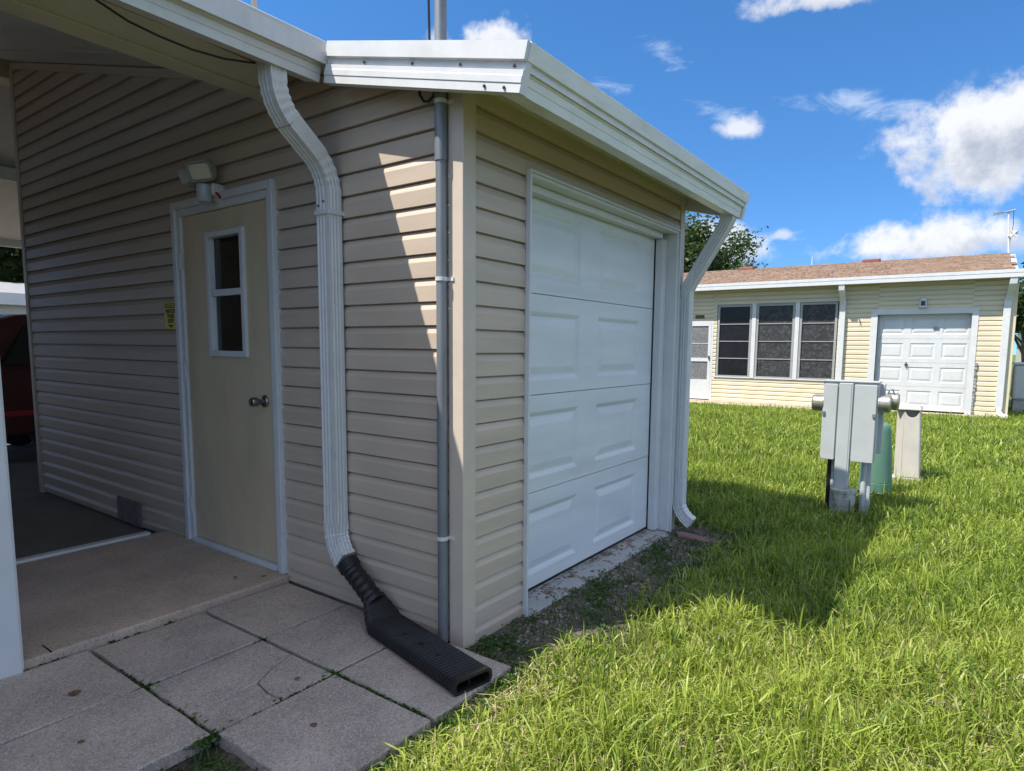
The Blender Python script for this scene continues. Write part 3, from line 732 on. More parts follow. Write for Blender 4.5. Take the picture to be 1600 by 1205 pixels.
MB().lathe([(.070, 0), (.070, .012), (.065, .014), (.065, .070), (.058, .082), (.0, .084)], (1.20, 3.70, .905), 'x', 24).build('meter', 'brass', mt, smooth=30)
MB().tube([(1.20, 3.66, .95), (1.215, 3.655, .99), (1.235, 3.655, 1.0), (1.25, 3.66, .96)], .006, 6).build('seal_tag', 'galvanized', mt)
MB().tube([(1.075, 3.66, -.05), (1.075, 3.66, .44)], .022, 12).build('riser_pipe', 'grey_enamel', mt, smooth=True)
bxm('riser_box', 'grey_enamel', 1.096, 1.124, 3.66, 3.72, -.05, .44, bevel=.003)
MB().tube([(.845, 3.66, -.05), (.845, 3.66, .44)], .014, 12).build('riser_pipe', 'grey_enamel', mt, smooth=True)
MB().tube([(.815, 3.68, -.05), (.815, 3.68, .44)], .018, 12).build('riser_pipe', 'black_plastic', mt, smooth=True)
ft = MB(); ft.lathe([(.078, -.08), (.086, .0), (.090, .12), (.091, .17), (.097, .175), (.097, .198), (.082, .201), (.06, .196), (.0, .196)], (.955, 3.50, 0), 'z', 26)
tag(ft.build('concrete_footing', 'mossy_concrete', smooth=30), 'round weathered concrete footing in front of the meter pedestal', 'footing')
gp = thing('dome_pedestal', 'rounded green plastic utility pedestal behind the meter box', 'utility pedestal', (1.09, 4.40, 0))
gc = (1.075, 4.45, 0)
MB().lathe([(.135, .12), (.118, .40), (.104, .56), (.100, .600), (.094, .628), (.076, .648), (.045, .656), (.0, .658)], gc, 'z', 28).build('dome', 'green_plastic', gp, smooth=40)
MB().lathe([(.142, -.06), (.142, .03), (.136, .034), (.136, .112), (.130, .118), (.0, .118)], gc, 'z', 28).build('base_ring', 'green_plastic', gp, smooth=30)
MB().lathe([(.146, .004), (.150, .010), (.150, .026), (.146, .030)], gc, 'z', 28).build('band', 'black_plastic', gp, smooth=30)
bp = thing('telecom_pedestal', 'beige square telecom pedestal with notched lid', 'utility pedestal', (1.25, 5.2, 0))
MB().loft([[(1.150, 5.27, .05), (1.375, 5.27, .05), (1.375, 5.40, .05), (1.150, 5.40, .05)], [(1.145, 5.27, .72), (1.345, 5.27, .72), (1.345, 5.40, .72), (1.145, 5.40, .72)]]).build('body', 'beige_plastic', bp, bevel=.004)
MB().loft([[(1.150, 5.268, .05), (1.219, 5.190, .05), (1.222, 5.200, .05), (1.160, 5.268, .05)], [(1.145, 5.268, .72), (1.212, 5.190, .72), (1.215, 5.200, .72), (1.155, 5.268, .72)]]).build('side_panel', 'beige_plastic', bp)
MB().loft([[(1.366, 5.190, .05), (1.375, 5.195, .05), (1.375, 5.268, .05), (1.368, 5.268, .05)], [(1.338, 5.190, .72), (1.345, 5.195, .72), (1.345, 5.268, .72), (1.338, 5.268, .72)]]).build('side_panel', 'beige_plastic', bp)
# front cover plate, cut away in an arc under the lid
cov = [(1.222, .055), (1.366, .055), (1.339, .715)]
for k in range(9):
    a = math.pi * k / 8; cov.append((1.279 + .056 * math.cos(a), .715 - .066 * math.sin(a)))
cov.append((1.213, .715))
MB().prism([(x, 5.199, z) for x, z in cov], [(x, 5.190, z) for x, z in cov]).build('front_cover', 'beige_plastic', bp)
MB().loft([[(1.136, 5.175, .722), (1.354, 5.175, .722), (1.354, 5.37, .722), (1.136, 5.37, .722)], [(1.136, 5.175, .735), (1.354, 5.175, .735), (1.354, 5.37, .748), (1.136, 5.37, .768)], [(1.15, 5.21, .764), (1.34, 5.21, .757), (1.34, 5.35, .765), (1.15, 5.35, .778)]]).build('lid', 'beige_plastic', bp, bevel=.003)
B('foot', 'concrete', bp, 1.135, 1.39, 5.17, 5.38, -.1, .048, bevel=.01)

# unseen house added behind and left of the camera to darken the carport
hm = thing('unseen_house', 'unseen tan sided house added to shade the carport', 'house', (-5.6, -6, 0))
hw = MB(); z = -.05
while z < 2.5:
    A = [(-9.4, -2.35, z), (-9.4, -2.35, z + .07), (-9.4, -2.362, z + .097), (-9.4, -2.362, z + .1016), (-9.4, -2.45, z + .1016), (-9.4, -2.45, z)]
    hw.prism(A, [(-1.42, b, c) for a, b, c in A]); z += .1016
hw.box(-9.4, -1.42, -9.5, -2.45, -.05, 2.52); hw.build('wall', 'vinyl', hm)

# red brick by the far downspout
bk = MB().box(-.16, .16, -.05, .05, -.04, .035)
ob = bk.build('edging_brick', 'brick_red', bevel=.012); ob.location = (.27, 2.20, -.045); ob.rotation_euler = (0, math.radians(6), math.radians(12))
tag(ob, 'reddish weathered brick sunk in the soil by the far downspout', 'brick')

# ------------------------------------------------------------------ neighbouring house
nb = thing('neighbour_house', 'cream sided single storey house across the lawn with brown shingle roof', 'house', (-1, 14, 0))
NY = 13.8; NX0, NX1 = -9.0, 2.34
GA, GBx = -.055, 1.64
def nbox(name, m_, *a, bevel=0, parent=nb): return B(name, m_, parent, *a, bevel=bevel)
nbox('foundation', 'tan_concrete', NX0, NX1 + .02, NY - .10, NY + 8, -.4, -.005, bevel=.01)
nbox('step_slab', 'tan_concrete', -4.6, -.4, NY - .42, NY - .062, -.3, -.045, bevel=.01)
# walls with every lap of the siding as relief
nw = MB()
openings = [(-4.50, -3.70, 0, 1.99), (-3.62, -.84, .60, 2.40), (GA, GBx, 0, 2.08)]
for x0, x1, z0, z1 in ((NX0, -4.50, 0, 2.78), (-4.50, -3.70, 1.99, 2.78), (-3.70, -3.62, 0, 2.78), (-3.62, -.84, 0, .60), (-3.62, -.84, 2.40, 2.78), (-.84, GA, 0, 2.78), (GA, GBx, 2.08, 2.78), (GBx, NX1, 0, 2.78)):
    z = z0
    while z < z1 - .01:
        h = min(.1016, z1 - z)
        A = [(x0, NY - .022, z), (x0, NY - .020, z + h * .64), (x0, NY - .001, z + h * .93), (x0, NY - .001, z + h), (x0, NY + .05, z + h), (x0, NY + .05, z)]
        nw.prism(A, [(x1, b, c) for a, b, c in A]); z += .1016
nw.box(NX0, -4.5, NY + .05, NY + .15, 0, 2.8); nw.box(-.84, GA, NY + .05, NY + .15, 0, 2.8); nw.box(GBx, NX1, NY + .05, NY + .15, 0, 2.8)
nw.box(NX1 - .1, NX1, NY + .15, NY + 5, 0, 2.8)
nw.build('wall', 'pale_vinyl', nb)
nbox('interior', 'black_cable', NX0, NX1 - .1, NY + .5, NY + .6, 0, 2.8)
nbox('corner_trim', 'pale_vinyl', NX1 - .10, NX1 + .015, NY - .022, NY + .08, -.05, 2.78, bevel=.005)
# windows: frame, screens, bars
wx = [(-3.60, -2.76), (-2.65, -1.77), (-1.66, -.86)]
nbox('window_post', 'white_paint', -2.752, -2.658, NY - .05, NY + .05, .60, 2.40); nbox('window_post', 'white_paint', -1.762, -1.668, NY - .05, NY + .05, .60, 2.40)
nbox('window_sill', 'white_paint', -3.66, -.80, NY - .045, NY + .03, .590, .618)
for i, (a, b) in enumerate(wx):
    fr = MB(); z0, z1 = .62, 2.39; q = .05
    fr.box(a, a + q, NY - .035, NY + .03, z0, z1).box(b - q, b, NY - .035, NY + .03, z0, z1).box(a + q, b - q, NY - .035, NY + .03, z1 - q, z1).box(a + q, b - q, NY - .035, NY + .03, z0, z0 + .03)
    wn = fr.build('window', 'window_metal', nb)
    B('insect_screen', 'screen_mesh' if i else 'screen_dark', wn, a + q, b - q, NY - .004, NY + .001, z0 + .03, z1 - q)
    for k in range(1, 4):
        zc = z0 + .03 + (z1 - q - z0 - .03) * k / 4
        B('window_bar', 'window_metal', wn, a + q, b - q, NY - .02, NY - .005, zc - .010, zc + .010)
# screen door
sdr = MB(); a, b, z0, z1 = -4.46, -3.755, .02, 1.95
sdr.box(a, a + .07, NY - .03, NY + .01, z0, z1).box(b - .07, b, NY - .03, NY + .01, z0, z1).box(a + .07, b - .07, NY - .03, NY + .01, z1 - .07, z1).box(a + .07, b - .07, NY - .03, NY + .01, z0, .52).box(a + .07, b - .07, NY - .03, NY + .01, .98, 1.07)
sdo = sdr.build('screen_door', 'white_paint', nb)
B('insect_screen', 'screen_grey', sdo, a + .07, b - .07, NY - .012, NY - .006, .52, .98); B('insect_screen', 'screen_grey', sdo, a + .07, b - .07, NY - .012, NY - .006, 1.07, z1 - .07)
B('door_bar', 'aluminum', sdo, a + .07, b - .07, NY - .02, NY - .013, 1.43, 1.445)
B('door_handle', 'steel', sdo, b - .05, b - .02, NY - .06, NY - .031, 1.04, 1.13)
nbox('door_casing', 'white_paint', -3.755, -3.70, NY - .025, NY + .03, 0, 1.99); nbox('door_casing', 'white_paint', -4.53, -4.46, NY - .025, NY + .03, 0, 1.99); nbox('door_casing', 'white_paint', -4.46, -3.755, NY - .025, NY + .03, 1.952, 1.99)
nbox('wall_plaque', 'bronze', -4.19, -3.95, NY - .03, NY - .014, 2.07, 2.16, bevel=.01)
# garage door
GP2 = lambda s, d, z: (s, NY + .10 + d, z)
gd2 = thing('garage_door', None, None, (.8, NY, 0)); gd2.parent = nb; gd2.matrix_parent_inverse = Matrix.Translation(-Vector(nb.location))
zs4 = [.03, .54, 1.05, 1.56, 2.09]
for k in range(4):
    a, b = zs4[k] + .002, zs4[k + 1] - .002
    o = panel_section(GP2, -.07, 1.66, a, b, [(.005, .455), (.575, 1.035), (1.15, 1.60)], (a + .09, b - .09)).build('door_section', 'white_paint')
    o.parent = gd2; o.matrix_parent_inverse = Matrix.Translation(-Vector((.8, NY, 0)))
hd = MB().box(.50, .56, NY + .065, NY + .099, 1.0, 1.02).box(.52, .54, NY + .06, NY + .099, .97, 1.06); hd.build('door_handle', 'steel', nb)
nbox('door_pull', 'steel', .98, 1.08, NY + .07, NY + .099, 1.775, 1.82)
for a in ((-.185, GA, 0, 2.08), (GBx, 1.75, 0, 2.08), (-.185, 1.75, 2.08, 2.19)): nbox('garage_trim', 'white_paint', a[0], a[1], NY - .035, NY + .12, a[2], a[3])
pt_ = MB()                                                      # the torn foot of the right hand trim
for k in range(14):
    z = .04 + k * .075; w = .02 + .03 * random.random(); pt_.box(1.752, 1.752 + w, NY - .05 - .02 * random.random(), NY - .013, z, z + .06)
pt_.build('torn_trim', 'peeling', nb)
# roof, gutter, vents
GY = 13.38; GZ = 2.735; RZ = 3.50; RY = 16.0
rf = MB(); nrow = 16
for k in range(nrow):
    t0, t1 = k / nrow, (k + 1) / nrow
    ya, yb = GY + .02 + (RY - GY) * t0, GY + .02 + (RY - GY) * t1; za, zb = GZ + .13 + (RZ - GZ - .11) * t0, GZ + .13 + (RZ - GZ - .11) * t1
    rf.prism([(NX0, ya, za), (NX0, yb, zb), (NX0, yb, zb - .05), (NX0, ya, za - .03)], [(NX1 - .12 if True else 0, ya, za), (NX1 - .12, yb, zb), (NX1 - .12, yb, zb - .05), (NX1 - .12, ya, za - .03)])
    x = NX0
    while x < NX1 - .3 and k > 0:                                # shingle tabs
        w = random.uniform(.22, .36); lift = random.uniform(.004, .016)
        rf.add([(x, ya - .015, za + lift), (x + w - .015, ya - .015, za + lift), (x + w - .015, yb, zb + .002), (x, yb, zb + .002), (x, ya - .015, za - .006), (x + w - .015, ya - .015, za - .006)], [(0, 1, 2, 3), (4, 5, 1, 0), (4, 0, 3), (1, 5, 2)])
        x += w
rf.prism([(NX0, RY + .02, RZ), (NX0, RY + 3.5, 2.65), (NX0, RY + 3.5, 2.6), (NX0, RY + .02, RZ - .06)], [(NX1 - .12, RY + .02, RZ), (NX1 - .12, RY + 3.5, 2.65), (NX1 - .12, RY + 3.5, 2.6), (NX1 - .12, RY + .02, RZ - .06)])
roofn = rf.build('roof', 'shingle', nb)
for x in (-3.56, -.52):
    MB().loft([[(x - .2, 15.75, 3.40), (x + .2, 15.75, 3.40), (x + .2, 16.0, 3.45), (x - .2, 16.0, 3.45)], [(x - .19, 15.74, 3.535), (x + .19, 15.74, 3.535), (x + .19, 15.98, 3.575), (x - .19, 15.98, 3.575)]]).build('roof_vent', 'vent_red', roofn, bevel=.01)
MB().tube([(-1.9, 15.9, 3.4), (-1.9, 15.9, 3.72)], .012, 6).build('vent_stack', 'white_paint', roofn)
GPf = [(GY, GZ + .15), (GY, GZ + .085), (GY + .012, GZ + .078), (GY + .004, GZ + .07), (GY + .004, GZ), (GY + .12, GZ), (GY + .12, GZ + .13), (GY + .1, GZ + .13), (GY + .1, GZ + .02), (GY + .03, GZ + .02), (GY + .03, GZ + .15)]
MB().prism([(NX0, y, z) for y, z in GPf], [(2.80, y, z) for y, z in GPf]).build('gutter', 'white_paint', nb)
nbox('soffit', 'white_paint', NX0, NX1 + .02, GY + .13, NY + .02, GZ + .03, GZ + .05)
MB().prism([(NX1 - .12, GY + .12, GZ + .12), (NX1 - .12, RY, RZ - .02), (NX1 - .12, RY, RZ - .18), (NX1 - .12, GY + .12, GZ + .0)], [(NX1 - .02, GY + .12, GZ + .12), (NX1 - .02, RY, RZ - .02), (NX1 - .02, RY, RZ - .18), (NX1 - .02, GY + .12, GZ + .0)]).build('rake_board', 'white_paint', nb)
MB().prism([(NX1 - .1, NY + .1, 2.7), (NX1 - .1, RY + 3, 2.7), (NX1 - .1, RY, RZ - .1)], [(NX1 - .02, NY + .1, 2.7), (NX1 - .02, RY + 3, 2.7), (NX1 - .02, RY, RZ - .1)]).build('gable', 'pale_vinyl', nb)
# their downspouts
for x, lab in ((-.755, 0), (2.20, 1)):
    S_ = [(a, b) for a, b in ((-.06, -.045), (.06, -.045), (.06, .045), (-.06, .045))]
    sweep([(x + .06 * lab, GY + .06, GZ + .02), (x + .05 * lab, GY + .07, GZ - .10), (x + .03 * lab, NY - .12, GZ - .30), (x, NY - .06, GZ - .42)] , (1, 0, 0), S_).build('downspout_elbow', 'white_paint', nb, bevel=.006)
    sweep([(x, NY - .06, GZ - .40), (x - .0 * lab, NY - .06, .16)], (1, 0, 0), S_).build('downspout', 'white_paint', nb, bevel=.006)
    sweep([(x, NY - .06, .17), (x + .01, NY - .07, .09), (x + .06, NY - .12, .03), (x + .15, NY - .17, .01)], (0, 1, 0), S_).build('downspout_elbow', 'white_paint', nb, bevel=.006)
# wall lantern
wlm = MB().box(.715, .835, NY - .10, NY - .014, 2.235, 2.36).box(.70, .85, NY - .11, NY - .014, 2.215, 2.235); wln = wlm.build('wall_lamp', 'aluminum', nb)
MB().lathe([(.075, 2.36), (.07, 2.395), (.045, 2.42), (.0, 2.425)], (.775, NY - .06, 0), 'z', 14).build('lamp_cap', 'aluminum', wln, smooth=True)
B('lamp_glass', 'car_glass', wln, .735, .815, NY - .104, NY - .101, 2.25, 2.345)
MB().tube([(-.42, NY - .03, 2.0), (-.38, NY - .03, 1.87)], .012, 6).build('hook', 'brick_red', nb)

# antenna on the roof
an = thing('roof_antenna', 'white television antenna mast on the neighbour roof end', 'antenna', (2.17, 16, 3.45))
MB().tube([(2.205, 15.95, 3.40), (2.135, 15.95, 4.42)], .022, 8).build('mast', 'white_paint', an, smooth=True)
MB().tube([(1.86, 15.95, 4.395), (2.25, 15.95, 4.44)], .012, 6).build('boom', 'galvanized', an)
MB().loft([[(2.02, 15.90, 4.40), (2.26, 15.90, 4.43), (2.26, 16.0, 4.43), (2.02, 16.0, 4.40)], [(2.06, 15.92, 4.425), (2.25, 15.92, 4.455), (2.25, 15.98, 4.455), (2.06, 15.98, 4.425)]]).build('housing', 'galvanized', an)
for k in range(5): MB().tube([(1.87 + k * .037, 15.95, 4.35), (1.865 + k * .037, 15.95, 4.44)], .007, 5).build('element', 'galvanized', an)
MB().tube([(2.225, 15.95, 4.42), (2.235, 15.95, 4.1), (2.20, 15.95, 3.75), (2.215, 15.95, 3.45)], .006, 5).build('lead', 'black_cable', an)
MB().tube([(2.155, 15.92, 3.88), (2.33, 15.90, 3.93)], .025, 6).build('bracket', 'white_paint', an)
for a in (.7, 2.3): MB().tube([(2.26 - .07 * math.cos(a), 15.88, 3.90 - .08 * math.sin(a)), (2.26 + .07 * math.cos(a), 15.88, 3.92 + .08 * math.sin(a))], .024, 6).build('antenna_loop', 'white_paint', an)

# white tank at the corner
ac = thing('storage_box', 'white outdoor storage box beside the neighbour house corner', 'box', (2.7, 16.0, 0))
B('body', 'ac_white', ac, 2.47, 2.98, 15.5, 16.3, .25, 1.02, bevel=.05); B('stand', 'concrete', ac, 2.5, 2.95, 15.55, 16.25, -.1, .245); B('lid', 'ac_white', ac, 2.45, 3.0, 15.48, 16.32, 1.022, 1.07, bevel=.015)

# houses farther off
def far_house(name, label, x0, x1, y0, y1, h, wm, rm, ridge, axis='x'):
    t = thing(name, label, 'house', ((x0 + x1) / 2, (y0 + y1) / 2, 0))
    MB().box(x0, x1, y0, y1, -.3, h).build('wall', wm, t)
    o_ = .35; r = MB()
    if axis == 'x':
        ym = (y0 + y1) / 2
        r.prism([(x0 - o_, y0 - o_, h), (x0 - o_, y1 + o_, h), (x0 - o_, ym, h + ridge)], [(x1 + o_, y0 - o_, h), (x1 + o_, y1 + o_, h), (x1 + o_, ym, h + ridge)])
    else:
        xm = (x0 + x1) / 2
        r.prism([(x0 - o_, y0 - o_, h), (x1 + o_, y0 - o_, h), (xm, y0 - o_, h + ridge)], [(x0 - o_, y1 + o_, h), (x1 + o_, y1 + o_, h), (xm, y1 + o_, h + ridge)])
    r.build('roof', rm, t)
    return t
fh = far_house('white_house', 'distant white house seen past the left carport opening', -30, -19, -4, 14, 2.35, 'white_paint', 'roof_grey', .9, 'y')
B('gutter', 'white_paint', fh, -18.80, -18.60, -4.3, 14.3, 2.25, 2.55)
for y in (-2, 1.5, 5): 
    w_ = B('window', 'white_paint', fh, -18.998, -18.95, y, y + 1.2, .9, 2.0); B('pane', 'car_glass', w_, -18.949, -18.945, y + .06, y + 1.14, .96, 1.94)
gh = far_house('grey_roofed_house', 'distant grey roofed house past the neighbour corner', 3.5, 12, 27, 40, 2.4, 'pale_vinyl', 'roof_grey', 1.3, 'y')
for x in (4.2, 6.4): w_ = B('window', 'white_paint', gh, x, x + 1.0, 26.94, 26.998, .9, 2.0); B('pane', 'car_glass', w_, x + .06, x + .94, 26.93, 26.938, .96, 1.94)

# ------------------------------------------------------------------ car in the carport
car = thing('parked_car', 'dark red car parked in the carport beyond the shed wall', 'car', (-7.5, 2.2, -.03))
prof = [(.02, .35), (.00, .62), (.03, .98), (.10, 1.02), (.34, 1.52), (.55, 1.60), (1.5, 1.66), (2.4, 1.60), (3.15, 1.10), (4.15, .98), (4.42, .86), (4.48, .45), (4.40, .28), (.10, .28)]
def carside(xi, k): return [(xi, y - .15, z if z < 1.05 else z) for y, z in prof]
rings = []
for xi, ins in ((-8.42, .12), (-8.36, .03), (-8.2, 0), (-6.9, 0), (-6.72, .03), (-6.66, .12)):
    rings.append([(xi + ((-.20 if xi > -7.5 else .20) * max(0, (z - 1.02) / .6)), .0 + (y - 2.2) * (1 - ins * .3) + 2.05, z - ins * .12 * (1 if z > .6 else -1)) for y, z in prof])
MB().loft(rings).build('body', 'car_paint', car, smooth=40, bevel=.02)
def glass(y0, y1, y2, y3, z0, z1, nm='side_window'):
    def X(z): return -6.655 - .20 * max(0, (z - 1.02) / .6) + .006
    MB().prism([(X(z0), y0, z0), (X(z0), y1, z0), (X(z1), y2, z1), (X(z1), y3, z1)], [(X(z0) - .05, y0, z0), (X(z0) - .05, y1, z0), (X(z1) - .05, y2, z1), (X(z1) - .05, y3, z1)]).build(nm, 'car_glass', car)
glass(.25, .98, .98, .50, 1.06, 1.48); glass(1.06, 1.98, 1.98, 1.06, 1.06, 1.52); glass(2.06, 2.86, 2.26, 2.06, 1.06, 1.52)
B('rear_window', 'car_glass', car, -8.1, -6.98, -.03, .0, 1.08, 1.46)
for y in (.85, 3.45):
    for x in (-6.74, -8.34):
        w_ = MB().lathe([(.20, -.09), (.31, -.10), (.335, -.07), (.335, .07), (.31, .10), (.20, .09)], (x, y - .05, .305), 'x', 24).build('tyre', 'tyre', car, smooth=30)
        MB().lathe([(.205, -.085), (.19, -.06), (.06, -.05), (.0, -.05), (.0, .05), (.06, .05), (.19, .06), (.205, .085)], (x, y - .05, .305), 'x', 20).build('rim', 'steel', w_)
B('door_handle', 'car_trim', car, -6.66, -6.635, 1.70, 1.88, .98, 1.01); B('side_trim', 'red_plastic', car, -6.652, -6.62, .06, 4.2, .50, .56, bevel=.008)
B('taillight', 'red_plastic', car, -6.86, -6.645, -.14, -.05, .82, 1.02, bevel=.02); B('rear_bumper', 'car_trim', car, -8.35, -6.70, -.20, -.06, .32, .58, bevel=.03)

# ------------------------------------------------------------------ trees
def leaves_mesh(name, C, size, m_, parent, tint):
    n = len(C); v = np.zeros((n * 4, 3)); a = rng.uniform(0, 2 * np.pi, n); el = rng.uniform(-.6, .9, n)
    d = np.stack([np.cos(a) * np.cos(el), np.sin(a) * np.cos(el), np.sin(el)], 1)
    u = rng.normal(size=(n, 3)); u -= d * (u * d).sum(1, keepdims=True); u /= np.linalg.norm(u, axis=1, keepdims=True)
    s_ = size * rng.uniform(.6, 1.3, n)[:, None]
    v[0::4] = C - d * s_; v[1::4] = C + u * s_ * .45; v[2::4] = C + d * s_; v[3::4] = C - u * s_ * .45
    me = bpy.data.meshes.new(name); me.vertices.add(n * 4); me.vertices.foreach_set('co', v.ravel())
    me.loops.add(n * 4); me.loops.foreach_set('vertex_index', np.arange(n * 4, dtype=np.int32)); me.polygons.add(n)
    me.polygons.foreach_set('loop_start', np.arange(0, n * 4, 4, dtype=np.int32)); me.polygons.foreach_set('loop_total', np.full(n, 4, np.int32))
    at = me.attributes.new('tint', 'FLOAT', 'POINT'); at.data.foreach_set('value', np.repeat(tint, 4).astype(np.float32))
    me.update(); me.validate(); me.materials.append(MAT[m_]); o = bpy.data.objects.new(name, me); COL.objects.link(o)
    if parent: adopt(o, parent)
    return o
def tree(label, x, y, h, r, n=9000, leaf=.10, name='tree', flat=.75):
    t = thing(name, label, 'tree', (x, y, 0)); tk = MB(); tips = []
    th = h * .38
    tk.tube([(x, y, -.2), (x + .05, y, th * .5), (x - .04, y + .05, th), (x, y, h * .75)], [h * .028, h * .022, h * .018, h * .006], 8)
    for k in range(16):
        a = 2.4 * k; L = r * random.uniform(.55, .98); z0 = th * random.uniform(.75, 1.3); up_ = (h - z0) * random.uniform(.15, .85)
        e = Vector((x + L * math.cos(a), y + L * math.sin(a), z0 + up_)); s_ = Vector((x, y, z0)); m2 = s_.lerp(e, .5) + Vector((0, 0, .15 * L))
        tk.tube([s_, m2, e], [h * .011, h * .007, h * .002], 5); tips += [(e, .30), (m2, .22), (s_.lerp(e, .75), .28)]
        for q in range(3):
            e2 = e.lerp(m2, random.random() * .6) + Vector((random.uniform(-1, 1), random.uniform(-1, 1), random.uniform(-.3, .9))) * r * .3
            tk.tube([m2.lerp(e, .5), e2], [h * .004, h * .0015], 4); tips.append((e2, .20))
    tips.append((Vector((x, y, h * .9)), .3))
    tk.build('trunk', 'bark', t, smooth=True)
    P = []; T = []
    for e, sr in tips:
        m2 = n // len(tips); q = rng.normal(size=(m2, 3)) * np.array([1, 1, flat]) * r * sr * .55 + np.array(e); P.append(q)
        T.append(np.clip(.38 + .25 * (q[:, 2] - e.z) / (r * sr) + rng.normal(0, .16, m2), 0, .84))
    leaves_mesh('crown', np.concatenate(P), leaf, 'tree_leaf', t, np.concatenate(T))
    return t
tree('broad oak tree behind the left end of the neighbour roof', -10.2, 24.5, 7.0, 3.4, 40000, .10, 'oak_tree')
tree('lower spreading oak rising just above the neighbour roof ridge', -7.6, 24.5, 5.0, 1.9, 26000, .085, 'oak_tree')
tree('leafy tree beyond the white house at far left', -34, 10, 9.5, 5.5, 9000, .28, 'shade_tree')
tree('tall leafy tree at far left behind the carport opening', -33, 2, 10.5, 5.5, 9000, .28, 'shade_tree')
tree('green tree at right edge behind the grey roofed house', 7.5, 44, 6.8, 4.0, 7000, .22, 'shade_tree')
tree('bushy tree between the two houses at right edge', 3.0, 23.0, 3.9, 1.5, 5000, .09, 'shrub_tree')

# ------------------------------------------------------------------ grass
def blades(name, X, Y, H, Wd, tint, m_='grass_blade', lean=.5, z=None, droop=.0):
    n = len(X); a = rng.uniform(0, 2 * np.pi, n); le = np.abs(rng.normal(0, lean, n)) + .08; tw = rng.uniform(0, 2 * np.pi, n)
    zb = gz(X, Y) if z is None else z
    Bp = np.stack([X, Y, zb - .004], 1); d = np.stack([np.cos(a), np.sin(a), 0 * a], 1); w = np.stack([np.cos(tw), np.sin(tw), 0 * a], 1) * (Wd * .5)[:, None]
    up = np.array([0, 0, 1.0]); Hc = H[:, None]; lc = le[:, None]
    m1 = Bp + up * Hc * .45 + d * Hc * lc * .22
    m2 = Bp + up * Hc * np.maximum(.80 - .25 * lc, .3) + d * Hc * lc * .62
    tp = Bp + up * Hc * np.maximum(1.0 - .55 * lc, .25) + d * Hc * lc * 1.05
    v = np.zeros((n * 7, 3)); v[0::7] = Bp - w; v[1::7] = Bp + w; v[2::7] = m1 - w; v[3::7] = m1 + w; v[4::7] = m2 - w * .75; v[5::7] = m2 + w * .75; v[6::7] = tp
    base = (np.arange(n) * 7)[:, None]
    q = np.array([[0, 1, 3, 2], [2, 3, 5, 4]]); tri = np.array([4, 5, 6])
    loops = np.concatenate([base + q[0], base + q[1], base + tri], 1).astype(np.int32)      # 11 loops a blade
    ls = (np.arange(n) * 11)[:, None] + np.array([0, 4, 8]); lt = np.tile([4, 4, 3], n)
    me = bpy.data.meshes.new(name); me.vertices.add(n * 7); me.vertices.foreach_set('co', v.ravel()); me.loops.add(n * 11); me.loops.foreach_set('vertex_index', loops.ravel())
    me.polygons.add(n * 3); me.polygons.foreach_set('loop_start', ls.ravel().astype(np.int32)); me.polygons.foreach_set('loop_total', lt.astype(np.int32))
    at = me.attributes.new('tint', 'FLOAT', 'POINT'); at.data.foreach_set('value', np.repeat(tint, 7).astype(np.float32))
    me.update(); me.shade_smooth(); me.materials.append(MAT[m_])
    o = bpy.data.objects.new(name, me); COL.objects.link(o); return o
CX, CY = 1.742, -1.988
def lawn_ok(X, Y):
    ok = (X > .315 + .03 * vnoise(X * 3, Y * 3, 4)) | (Y > 2.45)
    ok &= ~((X < .03) & (Y < 2.45)); ok &= ~((X < NX1 + .05) & (Y > NY - .10)); ok &= ~((X > -4.7) & (X < -.35) & (Y > NY - .46))
    ok &= ~((np.abs(X - .95) < .2) & (np.abs(Y - 3.62) < .16)); ok &= ~(np.hypot(X - 1.075, Y - 4.45) < .14); ok &= ~((np.abs(X - 1.26) < .13) & (np.abs(Y - 5.27) < .11))
    ok &= ~(np.hypot(X - .955, Y - 3.50) < .095)
    return ok
def thin_(X, Y):
    """thin, trodden turf along the garage wall"""
    s_ = np.clip((X + .16 * vnoise(X * 2.2, Y * 2.2, 2) - .36) / .42, 0, 1)
    band = np.where(Y < .35, np.clip((X - .30 + .05 * vnoise(X * 4, Y * 4, 5)) / .10, .25, 1), s_)
    f = np.where(Y > 2.45, 1, band)
    hole = vnoise(X * 1.9 + 3, Y * 1.9, 7) > .62
    return np.where(hole & (X < 1.2) & (Y < 1.6), f * .55, f)
parts = []
